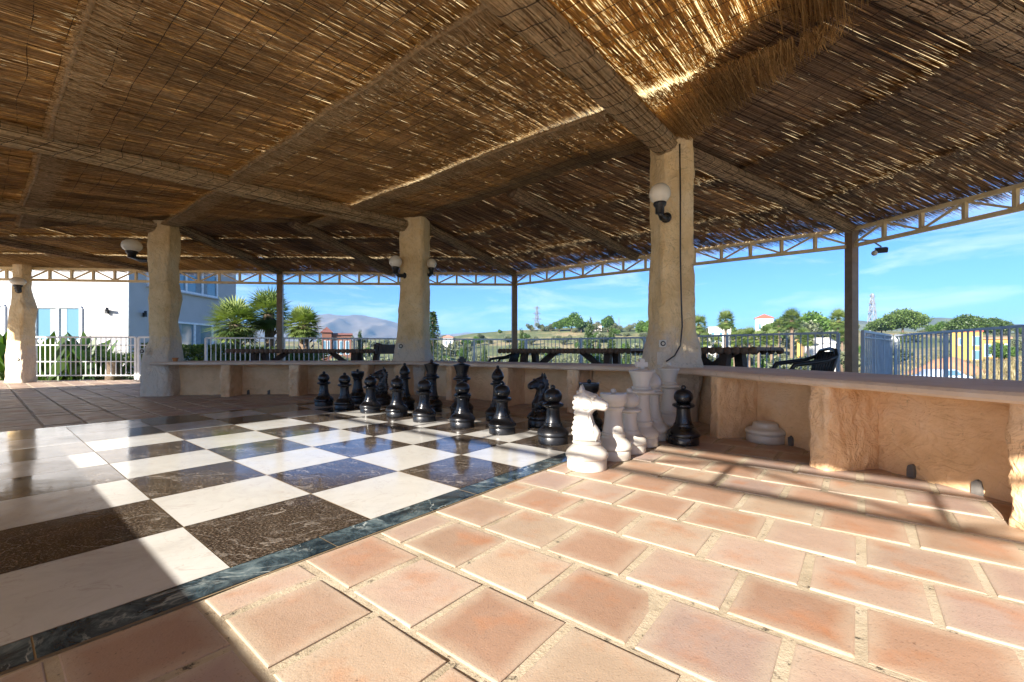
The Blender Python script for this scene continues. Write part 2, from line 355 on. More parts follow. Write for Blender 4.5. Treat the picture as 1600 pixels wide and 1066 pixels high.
def build_terrain():
    radii = [0.01, 6, 10, 12, 14, 17, 20, 24, 28, 34, 40, 48, 56, 66, 76, 88, 100, 112, 124, 136, 148, 160, 172, 184, 196, 208, 220, 228, 236, 246, 258, 275, 300, 340, 400, 520, 700, 1000, 1500, 2300, 3400, 5200]
    N = 300; V = []; Fc = []
    for r in radii:
        for k in range(N):
            t = 2 * math.pi * k / N; x, y = r * math.sin(t), r * math.cos(t); V.append((x, y, terrain_h(x, y)))
    for a in range(len(radii) - 1):
        for k in range(N):
            k2 = (k + 1) % N; Fc.append((a * N + k, (a + 1) * N + k, (a + 1) * N + k2, a * N + k2))
    m, nt, bs = newmat('dry_grass_ground'); v = coords(nt)
    c = ramp(nt, nz(nt, v, 0.035, 7, 0.62), [(0.32, (0.045, 0.075, 0.022)), (0.48, (0.11, 0.13, 0.045)), (0.60, (0.27, 0.22, 0.11)), (0.76, (0.24, 0.16, 0.09))])
    c2 = ramp(nt, nz(nt, v, 0.6, 5, 0.7), [(0.35, 0.45), (0.65, 1.25)]); c = mix(nt, 0.85, c, c2, 'MULTIPLY')
    nt.links.new(c, bs.inputs['Base Color']); bs.inputs['Roughness'].default_value = 1.0
    bump(nt, bs, nz(nt, v, 1.5, 5), 0.5, 0.4)
    mb = MB(); mb.add(V, Fc, smooth=True); return tag(mb.build('ground', m), kind='structure')
build_terrain()
def build_terrace():
    mb = MB(); n = len(TERR)
    mb.add([(x, y, -0.016) for x, y in TERR] + [(x, y, -1.2) for x, y in TERR], [tuple(range(n))[::-1]] + [(k, (k + 1) % n, n + (k + 1) % n, n + k) for k in range(n)])
    m = plain('terrace_paving', (0.64, 0.56, 0.47), 0.9, 0.2, 3, bumps=0.2)
    return tag(mb.build('terrace', m), kind='structure')
build_terrace()

BI0, BI1, BJ0, BJ1 = -2.26, 6.26, -0.26, 8.26                           # board with its border, in squares
def build_floor():
    V = []; Fc = []; UV = []; C = []
    di, dj, g = 0.557, 0.572, 0.026
    def tile(i0, i1, j0, j1, col):
        if i1 - i0 < 0.05 or j1 - j0 < 0.05: return
        ci, cj = (i0 + i1) / 2, (j0 + j1) / 2; tz = random.uniform(-0.0016, 0.0012); ta, tb = random.gauss(0, 0.004), random.gauss(0, 0.004)
        b = len(V); jit = [(random.gauss(0, 0.003), random.gauss(0, 0.003)) for _ in range(4)]
        for ins, z in ((0.0, -0.02), (0.0, -0.0022), (0.005, -0.0005), (0.012, 0.0)):
            for (a, c), jt in zip(((i0 + ins, j0 + ins), (i1 - ins, j0 + ins), (i1 - ins, j1 - ins), (i0 + ins, j1 - ins)), jit):
                a += jt[0]; c += jt[1]; p = bd(a, c, z + tz + ta * (a - ci) + tb * (c - cj) - 0.001); V.append(p)
        def uvof(k): 
            return ((0, 0), (1, 0), (1, 1), (0, 1))[k % 4]
        fs = []
        for l in range(3):
            for k in range(4):
                k2 = (k + 1) % 4; fs.append((l * 4 + k, l * 4 + k2, l * 4 + 4 + k2, l * 4 + 4 + k))
        fs.append((12, 13, 14, 15))
        for f in fs:
            Fc.append(tuple(q + b for q in f)); UV.extend([uvof(q) for q in f]); C.extend([col] * len(f))
    for r_ in range(-16, 27):
        i0 = 0.318 + di * r_ + g; i1 = i0 + di - 2 * g
        for s_ in range(-16, 48):
            j0 = -0.81 + dj * s_ + (0.272 if r_ % 2 else 0) + g + random.gauss(0, 0.004); j1 = j0 + dj - 2 * g
            p = bd(i0, j0)
            if p.x > 3.6 or p.y < -4 or p.y > 10.3 or p.x < -13.5: continue
            k = random.random(); pal = ((0.345, 0.235, 0.165), (0.375, 0.275, 0.215), (0.325, 0.205, 0.142), (0.39, 0.295, 0.215), (0.335, 0.245, 0.205))[int(k * 5)]
            f = random.uniform(0.89, 1.10); col = tuple(c * f for c in pal)
            a0, a1, b0, b1 = i0, i1, j0, j1
            if a1 > BI0 and a0 < BI1 and b1 > BJ0 and b0 < BJ1:            # cut against the marble border
                inside_j = b0 > BJ0 and b1 < BJ1; inside_i = a0 > BI0 and a1 < BI1
                if inside_i and inside_j: continue
                if inside_i or not inside_j:
                    if b0 < BJ0: b1 = min(b1, BJ0 - 0.02)
                    else: b0 = max(b0, BJ1 + 0.02)
                else:
                    if a0 < BI0: a1 = min(a1, BI0 - 0.02)
                    else: a0 = max(a0, BI1 + 0.02)
            tile(a0, a1, b0, b1, col)
    me = bpy.data.meshes.new('floor'); me.from_pydata([tuple(v) for v in V], [], Fc)
    me.materials.append(M_TILE); uv = me.uv_layers.new(name='UVMap'); uv.data.foreach_set('uv', np.array(UV, dtype=np.float32).reshape(-1))
    ca = me.color_attributes.new('tint', 'FLOAT_COLOR', 'CORNER'); ca.data.foreach_set('color', np.array([(c[0], c[1], c[2], 1) for c in C], dtype=np.float32).reshape(-1))
    o = bpy.data.objects.new('floor', me); COL.objects.link(o); tag(o, kind='structure')
    # sandy mortar bed between the tiles, slightly uneven
    mb = MB(); nx, ny = 190, 150; Vg = []
    for a in range(nx + 1):
        for b in range(ny + 1):
            x = -13.6 + 17.3 * a / nx; y = -4.2 + 14.5 * b / ny; Vg.append((x, y, -0.0055 + 0.0036 * noise.noise(Vector((x * 5, y * 5, 0)))))
    mb.add(Vg, [(a * (ny + 1) + b, (a + 1) * (ny + 1) + b, (a + 1) * (ny + 1) + b + 1, a * (ny + 1) + b + 1) for a in range(nx) for b in range(ny)], smooth=True)
    tag(mb.build('mortar_bed', M_GROUT), kind='structure')
build_floor()

def build_board():
    root = empty('chess_board', bd(2, 4), 0, 'inlaid giant chess board of cream and dark brown polished marble in the tile floor', 'chess board')
    base = root.location
    mb = MB(); g = 0.004
    for i in range(-2, 6):
        for j in range(8):
            mi = 1 if (i + j) % 2 == 0 else 0
            mb.add([bd(i + g, j + g, 0.001), bd(i + 1 - g, j + g, 0.001), bd(i + 1 - g, j + 1 - g, 0.001), bd(i + g, j + 1 - g, 0.001)], [(0, 1, 2, 3)], mi)
    mb.build('squares', [M_WHITE_MARBLE, M_DARK_MARBLE], root, base)
    mb = MB(); w = 0.25
    def strip(i0, i1, j0, j1, alongi):
        L0, L1 = (i0, i1) if alongi else (j0, j1); t = L0 + (0.57 + 1.41 * 10 - L0) % 1.41
        cuts = [L0] + [t + 1.41 * k for k in range(9) if L0 + .1 < t + 1.41 * k < L1 - .1] + [L1]
        for a, b in zip(cuts[:-1], cuts[1:]):
            a += g; b -= g
            if alongi: q = [(a, j0 + g), (b, j0 + g), (b, j1 - g), (a, j1 - g)]
            else: q = [(i0 + g, a), (i1 - g, a), (i1 - g, b), (i0 + g, b)]
            mb.add([bd(x, y, 0.001) for x, y in q], [(0, 1, 2, 3)])
    strip(-2 - w, 6 + w, -w, 0, True); strip(-2 - w, 6 + w, 8, 8 + w, True); strip(-2 - w, -2, 0, 8, False); strip(6, 6 + w, 0, 8, False)
    mb.build('border', M_BLUE_MARBLE, root, base)
    mb = MB(); mb.add([bd(-2.255, -.255, -0.0015), bd(6.255, -.255, -0.0015), bd(6.255, 8.255, -0.0015), bd(-2.255, 8.255, -0.0015)], [(0, 1, 2, 3)])
    mb.build('joint_bed', M_JOINT, root, base)
build_board()

# ------------------------------------------------------------------ PAVILION
C0, C1, C2, C3, C4 = Vector((-13.0, 6.2)), Vector((-5.49, 6.78)), Vector((-1.60, 7.05)), Vector((1.60, 4.33)), Vector((2.45, 0.0))
V0, V1, V2, V3 = Vector((-11.0, 9.78)), Vector((-5.55, 10.3)), Vector((0.06, 10.5)), Vector((5.27, 6.68))
V4 = V3 + Vector((0.30, -0.954)) * 6.3; VL = Vector((-13.6, 9.53))
Z_BOT, Z_TOP = 2.32, 2.60
pav = empty('reed_pavilion', (-2.0, 3.5, 0), 0, 'open pavilion with sagging reed mat roof, wrapped beams and rough ochre plaster columns', 'pavilion')
PB = pav.location
def pb(mb, name, mat, parent=pav, **k): 
    o = mb.build(name, mat, parent, PB, **k); return o
def ij(p): 
    d = Vector((p[0], p[1], 0)) - ORG; return d.dot(I_AX) / SQ, d.dot(J_AX) / SQ
def z_in(i): return 2.80 + 0.02 * (i - 7.5)
BND = sorted([ij(c)[::-1] for c in (C0, C1, C2, C3, C4)])               # (j, i) of the inner roof edge
BND = [(-14, -4.5)] + [tuple(b) for b in BND]
def imax(j): return float(np.interp(j, [b[0] for b in BND], [b[1] for b in BND]))
I3, J3 = ij(C3)

def inner_roof():
    seams = [-6.6, -5.8, -2.95, -0.1, 2.72, 5.7, 8.7]
    A = []; B = []; W = []; T = []; A2 = []; B2 = []; W2 = []; T2 = []
    ties = MB(); sheet = MB(); lip = MB()
    for k in range(2, 6):
        s0, s1 = seams[k] - 0.08, seams[k + 1] + 0.12
        fine = 1.0 if k < 4 else 0.8
        for layer in range(2):
            j = -7.6
            while j < 22:
                j += random.uniform(0.0025, 0.0055) * fine
                im = imax(j) + (random.uniform(0.0, 0.10) if j > J3 else random.uniform(0.02, 0.36))
                if j < J3 - 0.1 and (random.random() < (0.25 if layer else .12) or noise.noise(Vector((j * 5.5, k, layer * 3))) > .28): continue
                a = s0 + random.uniform(-0.12, 0.08); b = min(s1 + random.uniform(-0.15, 0.10), im)
                if random.random() < ((.7 if k < 4 else .85) if layer == 0 else .35):
                    m_ = random.uniform(a, b); a, b = (a, min(b, m_ + .5)) if random.random() < .5 else (max(a, m_ - .5), b)
                if b - a < 0.1: continue
                # long straws are laid in two or three lengths
                wob = 0.03 * noise.noise(Vector((j * 0.5, k * 3.3, 0))) + 0.012 * noise.noise(Vector((j * 2.1, k, 5)))
                da = -0.060 + 0.014 * layer; db = 0.060 - 0.008 * layer
                f = lambda q: z_in(q) + da + (db - da) * (q - s0) / (s1 - s0) + wob + random.gauss(0, 0.004)
                dj = random.gauss(0, 0.05 if k < 4 else 0.09) + 0.05 * noise.noise(Vector((j * 0.8, k, 2)))
                droop = 0.0
                if j < J3 and b > imax(j): droop = (b - imax(j)) * 0.22
                thin = j < J3 - 0.05
                t = min(1, max(0, random.gauss(0.45, 0.18) + 0.18 * noise.noise(Vector((j * 1.7, k * 2.0, 9)))))
                L = (A2, B2, W2, T2) if thin else (A, B, W, T)
                L[0].append(bd(a, j, f(a)) - Vector(PB)); L[1].append(bd(b, j + dj, f(b) - droop) - Vector(PB)); L[2].append(random.uniform(0.0032, 0.007) * fine); L[3].append(t)
        # stitched lip along the lower edge of each mat
        pts = []; j = J3 + 0.1
        while j < 20:
            if imax(j) > s0 + .3: pts.append(bd(s0 - .04 + .04 * noise.noise(Vector((j * .7, k, 7))), j, z_in(s0) - 0.066 + 0.03 * noise.noise(Vector((j * 0.5, k * 3.3, 0))) + .008 * noise.noise(Vector((j * 3, k, 3)))))
            j += .15
        if len(pts) > 2:
            lip.tube(pts, [.016 + .006 * noise.noise(Vector((q * .8, k, 1))) for q in range(len(pts))], 6)
            for q in range(0, len(pts) - 1):
                for _ in range(26):
                    p = pts[q] + (pts[q + 1] - pts[q]) * random.random() + Vector((0, 0, random.uniform(-.016, .016))); L_ = random.uniform(.05, .22)
                    A.append(p - I_AX * random.uniform(0, .05) - Vector(PB)); B.append(p + I_AX * L_ + J_AX * random.gauss(0, .02) + Vector((0, 0, random.uniform(-.012, .02))) - Vector(PB)); W.append(random.uniform(.004, .008)); T.append(random.uniform(.45, 1.0))
        # wire ties across the reeds
        ni = 10
        for q in range(1, ni):
            i = s0 + (s1 - s0) * q / ni; pts = []; j = -7.4
            while j < 20:
                if imax(j) > i: pts.append(bd(i + 0.05 * noise.noise(Vector((j * 0.9, q, k))) , j, z_in(i) - 0.060 + 0.120 * (i - s0) / (s1 - s0) - 0.009 + 0.03 * noise.noise(Vector((j * 0.5, k * 3.3, 0)))))
                elif len(pts) > 2: break
                j += 0.22
            if len(pts) > 2: ties.tube(pts, 0.0022, 3, caps=False)
    n = Vector((0, 0, 1))
    reeds('reed_mat', A, B, W, [n] * len(A), T, M_REED, pav)
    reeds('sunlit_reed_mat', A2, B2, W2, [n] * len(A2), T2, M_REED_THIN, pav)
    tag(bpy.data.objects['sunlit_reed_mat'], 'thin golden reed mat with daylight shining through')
    lip.c = [(.62, .62, .62)] * len(lip.f); pb(lip, 'mat_edge', M_REED)
    pb(ties, 'wire_ties', M_TIE)
    # second, closed mat laid on top (none over the thin golden bay) and the rear half of the roof
    js = list(np.arange(J3, 26, 1.0)); V = []; Fc = []
    for j in js:
        for u in np.linspace(0, 1, 7):
            i = -6.6 + (imax(j) + 0.05 + 6.6) * u; V.append(bd(i, j, max(z_in(i), 2.62 if i < -3 else 0) + 0.055))
    for a in range(len(js) - 1):
        for u in range(6): Fc.append((a * 7 + u, a * 7 + u + 1, a * 7 + 8 + u, a * 7 + 7 + u))
    sheet.add(V, Fc, smooth=True)
    q = [(-6.6, -14), (-6.6, J3), (-1.2, J3), (-1.2, -6.0), (-4.4, -14)]
    sheet.add([bd(i, j, 2.68) for i, j in q], [(0, 1, 2, 3), (0, 3, 4)])
    for v_ in sheet.v: pass
    sheet.c = [(0.45, 0.45, 0.45)] * len(sheet.f)
    pb(sheet, 'top_mat', M_SHEET)
inner_roof()
def thin_top():
    mb = MB(); js = list(np.linspace(-7.0, J3, 8)); V = []; Fc = []
    for j in js:
        for u in np.linspace(0, 1, 5): i = -1.2 + (imax(j) + .1 + 1.2) * u; V.append(bd(i, j, z_in(i) + .09))
    for a in range(len(js) - 1):
        for u in range(4): Fc.append((a * 5 + u, a * 5 + u + 1, a * 5 + 6 + u, a * 5 + 5 + u))
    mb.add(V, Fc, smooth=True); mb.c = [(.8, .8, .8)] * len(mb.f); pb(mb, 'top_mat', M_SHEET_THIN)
thin_top()

def outer_panel(A_, B_, D_, C_, zi, zo, name, mat, dens, strips, seed, over=0.10, top=0.98):
    """reeds run from the inner edge A_-B_ to the eave D_-C_"""
    rr = random.Random(seed)
    A_, B_, C_, D_ = Vector(A_), Vector(B_), Vector(C_), Vector(D_); Lo = (C_ - D_).length
    PA = []; PBb = []; W = []; T = []; ties = MB()
    def P(u, v):
        p = (A_ * (1 - u) + B_ * u) * (1 - v) + (D_ * (1 - u) + C_ * u) * v
        z = (zi[0] * (1 - u) + zi[1] * u) * (1 - v) + (zo[0] * (1 - u) + zo[1] * u) * v
        return Vector((p.x, p.y, z))
    sv = list(np.linspace(-0.06, 1.0 + over * 0.6, strips + 1))
    for k in range(strips):
        v0, v1 = sv[k] - 0.02, sv[k + 1] + 0.03
        for layer in range(2):
            u = -0.01
            while u < 1.01:
                u += rr.uniform(0.4, 1.6) * dens / Lo
                gap = noise.noise(Vector((u * Lo * 2.3, k * 7.1 + seed, layer * 1.3)))
                if gap > 0.45 and rr.random() < 0.35: continue
                a = v0 + rr.uniform(-0.02, 0.02); b = v1 + rr.uniform(-0.03, 0.02)
                if k == strips - 1: b += rr.random() ** 2 * over * 0.5
                wob = 0.03 * noise.noise(Vector((u * Lo * 0.6, k * 3.0, seed)))
                dz0, dz1 = -0.035 + wob, 0.035 + wob; du = rr.gauss(0, 0.02) / Lo
                PA.append(P(u, a) + Vector((0, 0, dz0 + rr.gauss(0, .005) + layer * .008)) - Vector(PB))
                e = P(u + du, b) + Vector((0, 0, dz1 + rr.gauss(0, .005) + layer * .008))
                if b > 1.03: e.z -= (b - 1.03) * 0.9 + rr.random() * 0.02
                PBb.append(e - Vector(PB)); W.append(rr.uniform(0.004, 0.008))
                T.append(min(1, max(0, rr.gauss(0.4, 0.22) + 0.2 * noise.noise(Vector((u * Lo * 1.5, k * 2.0, seed + 9))))))
        for q in range(1, 8):
            v = v0 + (v1 - v0) * q / 8
            ties.tube([P(u, v + 0.006 * noise.noise(Vector((u * 9, q, k)))) + Vector((0, 0, -0.035 + 0.07 * q / 8 - 0.010 + 0.03 * noise.noise(Vector((u * Lo * 0.6, k * 3.0, seed))))) for u in np.linspace(0, 1, 24)], 0.0022, 3, caps=False)
    reeds(name, PA, PBb, W, [Vector((0, 0, 1))] * len(PA), T, mat, pav)
    pb(ties, 'wire_ties', M_TIE)
    if top:
        mb = MB(); V = []; Fc = []
        for a in range(13):
            for b in range(6): V.append(P(a / 12, -.02 + (top + .02) * b / 5) + Vector((0, 0, .075 + .03 * noise.noise(Vector((a * .8, b, seed))))))
        for a in range(12):
            for b in range(5): Fc.append((a * 6 + b, a * 6 + b + 1, a * 6 + b + 7, a * 6 + b + 6))
        mb.add(V, Fc, smooth=True); mb.c = [(.5, .5, .5)] * len(mb.f); pb(mb, 'top_mat', M_SHEET)
zi1, zi2, zi3, zi0 = 2.80, 2.93, 2.86, 2.72
outer_panel(C0, C1, VL, V1, (zi0, zi1), (2.66, 2.66), 'eave_mat', M_REED, 0.0038, 3, 1)
outer_panel(C1, C2, V1, V2, (zi1, zi2), (2.66, 2.66), 'eave_mat', M_REED_OLD, 0.0036, 3, 2)
outer_panel(C2, C3, V2, V3, (zi2, zi3), (2.66, 2.66), 'eave_mat', M_REED_OLD, 0.0041, 3, 3, top=.9)
outer_panel(C3, C4, V3, V4, (zi3, 2.72), (2.66, 2.72), 'eave_mat', M_REED_OLD, 0.0034, 3, 4)

def wrapped_beam(a, b, r, name='roof_beam', mat=None, seed=0):
    """reed-wrapped pole with wire bindings"""
    a, b = Vector(a), Vector(b); d = (b - a); L = d.length; d.normalize()
    s = d.cross(Vector((0, 0, 1))).normalized(); n = s.cross(d); rr = random.Random(seed)
    mb = MB(); npt = max(4, int(L / 0.35))
    cen = [a + d * (L * k / npt) + s * 0.02 * noise.noise(Vector((k * .6, seed, 0))) + n * 0.02 * noise.noise(Vector((k * .6, seed, 4))) for k in range(npt + 1)]
    mb.tube(cen, [r * (0.93 + 0.08 * noise.noise(Vector((k * .9, seed, 8)))) for k in range(npt + 1)], 16)
    mb.c = [(0.30, 0.3, 0.3)] * len(mb.f)
    o = pb(mb, name, mat or M_REED)
    PA = []; PBb = []; W = []; T = []; Nn = []
    def cp(t):
        k = min(npt - 1, int(t / L * npt)); f = t / L * npt - k; return cen[k] * (1 - f) + cen[k + 1] * f
    for q in range(int(L / 0.9 * 230 * r / 0.09)):
        t0 = rr.uniform(-0.35, L - 0.1); t1 = min(L, t0 + rr.uniform(0.25, 0.8)); t0 = max(0, t0)
        if t1 - t0 < 0.1: continue
        an = rr.uniform(0, 2 * math.pi); rad = r * rr.uniform(0.97, 1.06); dn = an + rr.gauss(0, 0.14)
        e0 = s * math.cos(an) + n * math.sin(an); e1 = s * math.cos(dn) + n * math.sin(dn)
        PA.append(cp(t0) + e0 * rad - PB); PBb.append(cp(t1) + e1 * r * rr.uniform(0.97, 1.08) - PB); Nn.append(-e0); W.append(rr.uniform(0.004, 0.009)); T.append(min(1, max(0, rr.gauss(0.85, 0.2))))
    reeds('straw', PA, PBb, W, Nn, T, mat or M_REED, o, 0.003)
    tb = MB(); nt_ = int(L / 0.15); pts = []
    for q in range(nt_ * 16 + 1):                                       # one wire: a loop, then on to the next
        x = 2 * math.pi * q / 16; t = min(L, (q // 16) * L / max(1, nt_) + (L / max(1, nt_)) * max(0, (q % 16) / 16 - .8) * 5 * .999); pts.append(cp(t) + (s * math.cos(x) + n * math.sin(x)) * r * 1.08)
    tb.tube(pts, 0.0026, 3, caps=False)
    pb(tb, 'binding', M_TIE, o)
    return o
def beam_in(c, i_len, r, z, seed, lead=0.0):
    i, j = ij(c); return wrapped_beam(bd(i - i_len, j, z - 0.02 * i_len), bd(i + lead, j, z), r, 'roof_beam', M_REED, seed)
beam_in(C3, 9.5, 0.105, 2.715, 1, 0.05)
beam_in(C2, 13.0, 0.095, 2.715, 2, 0.1)
beam_in(C1, 10.0, 0.085, 2.62, 3, 0.1)
def rafter(a, b, za, zb, r, seed): wrapped_beam((a.x, a.y, za), (b.x, b.y, zb), r, 'rafter', M_REED_OLD, seed)
ins = lambda a, b, t: a + (b - a) * t
rafter(C3, ins(C3, V3, .985), 2.74, 2.60, 0.080, 11)
rafter(C2, ins(C2, V2, .985), 2.82, 2.60, 0.080, 12)
rafter(C1, ins(C1, V1, .985), 2.74, 2.60, 0.080, 13)
rafter(ins(C2, C3, .5), ins(ins(V2, V3, .47), ins(C2, C3, .5), .02), 2.80, 2.60, 0.080, 14)
rafter(ins(C1, C2, .5), ins(ins(V1, V2, .47), ins(C1, C2, .5), .02), 2.78, 2.60, 0.080, 15)
rafter(ins(C0, C1, .45), ins(V0, V1, .5), 2.70, 2.59, 0.075, 16)
rafter(Vector((1.75, 2.2)), Vector((6.05, 3.75)), 2.70, 2.62, 0.105, 17)

def truss(a, b, name='edge_truss', n=None, slim=1.0):
    a = Vector((a[0], a[1], 0)); b = Vector((b[0], b[1], 0)); d = b - a; L = d.length; n = n or max(2, 2 * round(L / 0.92)); mb = MB(); w = 0.052 * slim
    up = lambda p, z: Vector((p.x, p.y, z))
    mb.bar(up(a, Z_BOT), up(b, Z_BOT), w); mb.bar(up(a, Z_TOP - .02), up(b, Z_TOP - .02), w)
    for k in range(n + 1):
        p = a + d * (k / n); ww = (0.05 if k in (0, n) else 0.044) * slim
        mb.bar(up(p, Z_BOT + .02), up(p, Z_TOP - .04), ww)
        if k < n:
            q = a + d * ((k + 1) / n); e = d.normalized() * 0.03
            z0, z1 = (Z_BOT + .03, Z_TOP - .05) if k % 2 == 0 else (Z_TOP - .05, Z_BOT + .03)
            mb.bar(up(p + e, z0), up(q - e, z1), 0.027 * slim)
    return pb(mb, name, M_TRUSS)
truss(VL, V0); truss(V0, V1); truss(V1, V2); truss(V2, V3); truss(V3, V4)
truss(bd(-6.5, 24), bd(-6.5, -14), n=22, slim=.62); truss(bd(-6.5, -14), V4)
def post(p, zt=2.61):
    mb = MB(); mb.box((p.x, p.y, zt / 2 + .0), (0.125, 0.125, zt), rz=0.2); mb.box((p.x, p.y, 0.006), (0.24, 0.24, 0.012), rz=0.2)
    return pb(mb, 'steel_post', M_POST, bevel=0.008)
for p in (V1, V2, V3): post(p)

def plaster_column(p, prof, seed, z0=0.0, rz=0.0, name='plaster_column'):
    """prof: list of (z, half width x, half depth y, shift x)"""
    zs = np.linspace(prof[0][0], prof[-1][0], int((prof[-1][0] - prof[0][0]) / 0.035) + 2); seg = 40; V = []; Fc = []
    pz = [q[0] for q in prof]
    for z in zs:
        hx = np.interp(z, pz, [q[1] for q in prof]); hy = np.interp(z, pz, [q[2] for q in prof]); sx = np.interp(z, pz, [q[3] for q in prof])
        for k in range(seg):
            a = 2 * math.pi * k / seg; ca, sa = math.cos(a), math.sin(a); e = 0.36
            x = hx * math.copysign(abs(ca) ** e, ca); y = hy * math.copysign(abs(sa) ** e, sa)
            f = 1 + 0.075 * noise.noise(Vector((ca * 1.5, sa * 1.5 + seed, z * 2.6))) + 0.06 * noise.noise(Vector((ca * 3, sa * 3 + seed * 2, z * 7))) + 0.026 * noise.noise(Vector((ca * 7, sa * 7 + seed * 2, z * 17)))
            x, y = x * f + sx, y * f
            V.append((p.x + x * math.cos(rz) - y * math.sin(rz), p.y + x * math.sin(rz) + y * math.cos(rz), z))
    for a in range(len(zs) - 1):
        for k in range(seg):
            k2 = (k + 1) % seg; Fc.append((a * seg + k, a * seg + k2, (a + 1) * seg + k2, (a + 1) * seg + k))
    Fc.append(tuple(range((len(zs) - 1) * seg, len(zs) * seg)))
    mb = MB(); mb.add(V, Fc, smooth=True); return pb(mb, name, M_COLUMN)
W1 = 0.24
col1 = plaster_column(C1, [(0, .245, .20, 0), (.50, .225, .19, 0), (.70, .20, .17, 0), (.85, .170, .15, 0.03), (1.15, .150, .14, .0), (1.5, .180, .15, .035), (1.8, .150, .14, .02), (2.1, .165, .15, -.005), (2.35, .180, .15, .015), (2.6, .15, .14, .03), (2.72, .12, .13, .03)], 3)
col2 = plaster_column(C2, [(0, .20, .22, 0), (.50, .26, .26, -.02), (.53, .275, .28, -.02), (.8, .235, .26, -.02), (1.1, .215, .24, 0), (1.6, .205, .22, 0.01), (2.3, .205, .22, .01), (2.86, .20, .21, .01)], 5, rz=-0.1)
col3 = plaster_column(C3, [(0, .20, .20, 0), (.52, .245, .24, 0), (.60, .24, .24, 0), (.9, .19, .20, 0), (1.3, .172, .19, 0), (1.9, .16, .18, 0), (2.3, .165, .18, 0), (2.78, .165, .18, 0)], 8, rz=0.1)
col4 = plaster_column(Vector((-10.98, 9.62)), [(0, .22, .17, 0), (.6, .20, .16, 0), (1.25, .17, .15, .02), (1.65, .19, .15, .06), (1.80, .15, .14, .05), (2.1, .11, .12, .03), (2.75, .11, .11, .03)], 12)

def socket(col, px, py, Y, s=0.05, box=False):
    c = at(px, py, Y); mb = MB(); mb.box(c, (s * 2.1, 0.012, s * 2.1)); o = pb(mb, 'power_socket', M_SOCKET, col, bevel=0.004)
    m2 = MB(); m2.lathe([(s * .72, 0), (s * .72, .006), (s * .5, .006), (s * .5, .003), (0, .003)], 20, c=c + Vector((0, -.006, 0)), M=Matrix.Rotation(R(90), 3, 'X')); pb(m2, 'socket_rim', M_LAMP_BLACK, o)
    m3 = MB(); m3.lathe([(s * .42, 0), (s * .42, .009), (0, .009)], 16, c=c + Vector((0, -.006, 0)), M=Matrix.Rotation(R(90), 3, 'X'))
    pb(m3, 'socket_face', M_SOCKET, o)
    if box:
        mb = MB(); q = at(px + 1, py + 23, Y + .01); mb.box(q, (0.125, 0.016, 0.125)); pb(mb, 'cover_plate', M_COLUMN, col, bevel=0.004)
socket(col3, 1035.5, 537, 4.075, 0.033, True); socket(col2, 626.5, 541, 6.80, 0.045); socket(col1, 222.5, 549, 6.47, 0.04); socket(col4, 29, 562, 9.32, 0.05)
mb = MB(); mb.tube([at(1062, 225, 4.10), at(1063, 300, 4.10), at(1063, 400, 4.11), at(1064.5, 470, 4.10), at(1066, 510, 4.09), at(1063, 540, 4.07), at(1054, 556, 4.06), at(1041, 565, 4.05)], 0.007, 6)
pb(mb, 'power_cable', M_LAMP_BLACK, col3)

# ------------------------------------------------------------------ globe lamps and floodlight
def globe_lamp(globe, foot, r, label, squash=1.0):
    g = Vector(globe); f = Vector(foot); root = empty('globe_lamp', f, 0, label, 'wall lamp', 'globe lamps on the plaster columns')
    mb = MB(); mb.ball(g, r, 24, 14, sc=(1, 1, squash)); mb.build('globe', M_GLOBE, root, f)
    mb = MB(); bt = g - Vector((0, 0, r * squash * .96))
    mb.lathe([(r * .58, .012), (r * .62, 0), (r * .55, -.02), (r * .42, -.035), (r * .42, -.09), (0.001, -.095)], 18, c=bt); mb.build('lamp_holder', M_LAMP_BLACK, root, f)
    mb = MB(); e = bt - Vector((0, 0, .08)); mb.tube([e, e + (f - e) * .35 - Vector((0, 0, .03)), e + (f - e) * .7 - Vector((0, 0, .012)), f], [.024, .03, .03, .032], 10)
    mb.lathe([(.045, 0), (.05, .02), (.03, .03)], 16, c=f, M=Matrix.Rotation(math.atan2((e - f).x, -(e - f).y), 3, 'Z') @ Matrix.Rotation(R(90), 3, 'X')); mb.build('bracket', M_LAMP_BLACK, root, f)
globe_lamp(at(1031, 303, 3.98), at(1042, 341, 4.13), 0.096, 'cream globe lamp on a black bracket on the nearest column, just under the golden reeds')
globe_lamp(at(618, 409, 6.75), at(633, 431, 6.86), 0.098, 'cream globe lamp on the left face of the middle column')
globe_lamp(at(674, 412, 7.1), at(665, 428, 7.1), 0.085, 'cream globe lamp on the right side of the middle column, half behind it')
globe_lamp(at(206, 384, 6.75), at(243, 408, 6.72), 0.132, 'flattened cream globe lamp on the column at the left end of the bench', 0.78)
globe_lamp(at(28, 440, 9.2), at(29, 455, 9.36), 0.125, 'flattened cream globe lamp on the front of the farthest column by the white gate', 0.72)
def floodlight():
    c = at(1377, 391, 6.5); root = empty('floodlight', c, 0, 'small dark floodlight hanging under the eave beside the right steel post', 'floodlight')
    mb = MB(); mb.box((0, 0, 0), (0.15, 0.075, 0.075), M=Matrix.Rotation(R(-25), 3, 'Z') @ Matrix.Rotation(R(25), 3, 'X')); mb.build('housing', M_LAMP_BLACK, root, bevel=0.01)
    mb = MB(); mb.bar((0, 0, .05), (-.06, .1, .17), .02); mb.bar((-.06, .1, .17), (-.3, .15, .20), .02); mb.build('bracket', M_STEEL, root)
    mb = MB(); mb.ball((-.12, -.02, -.05), .04, 12, 8); mb.build('motion_sensor', M_SOCKET, root)
floodlight()

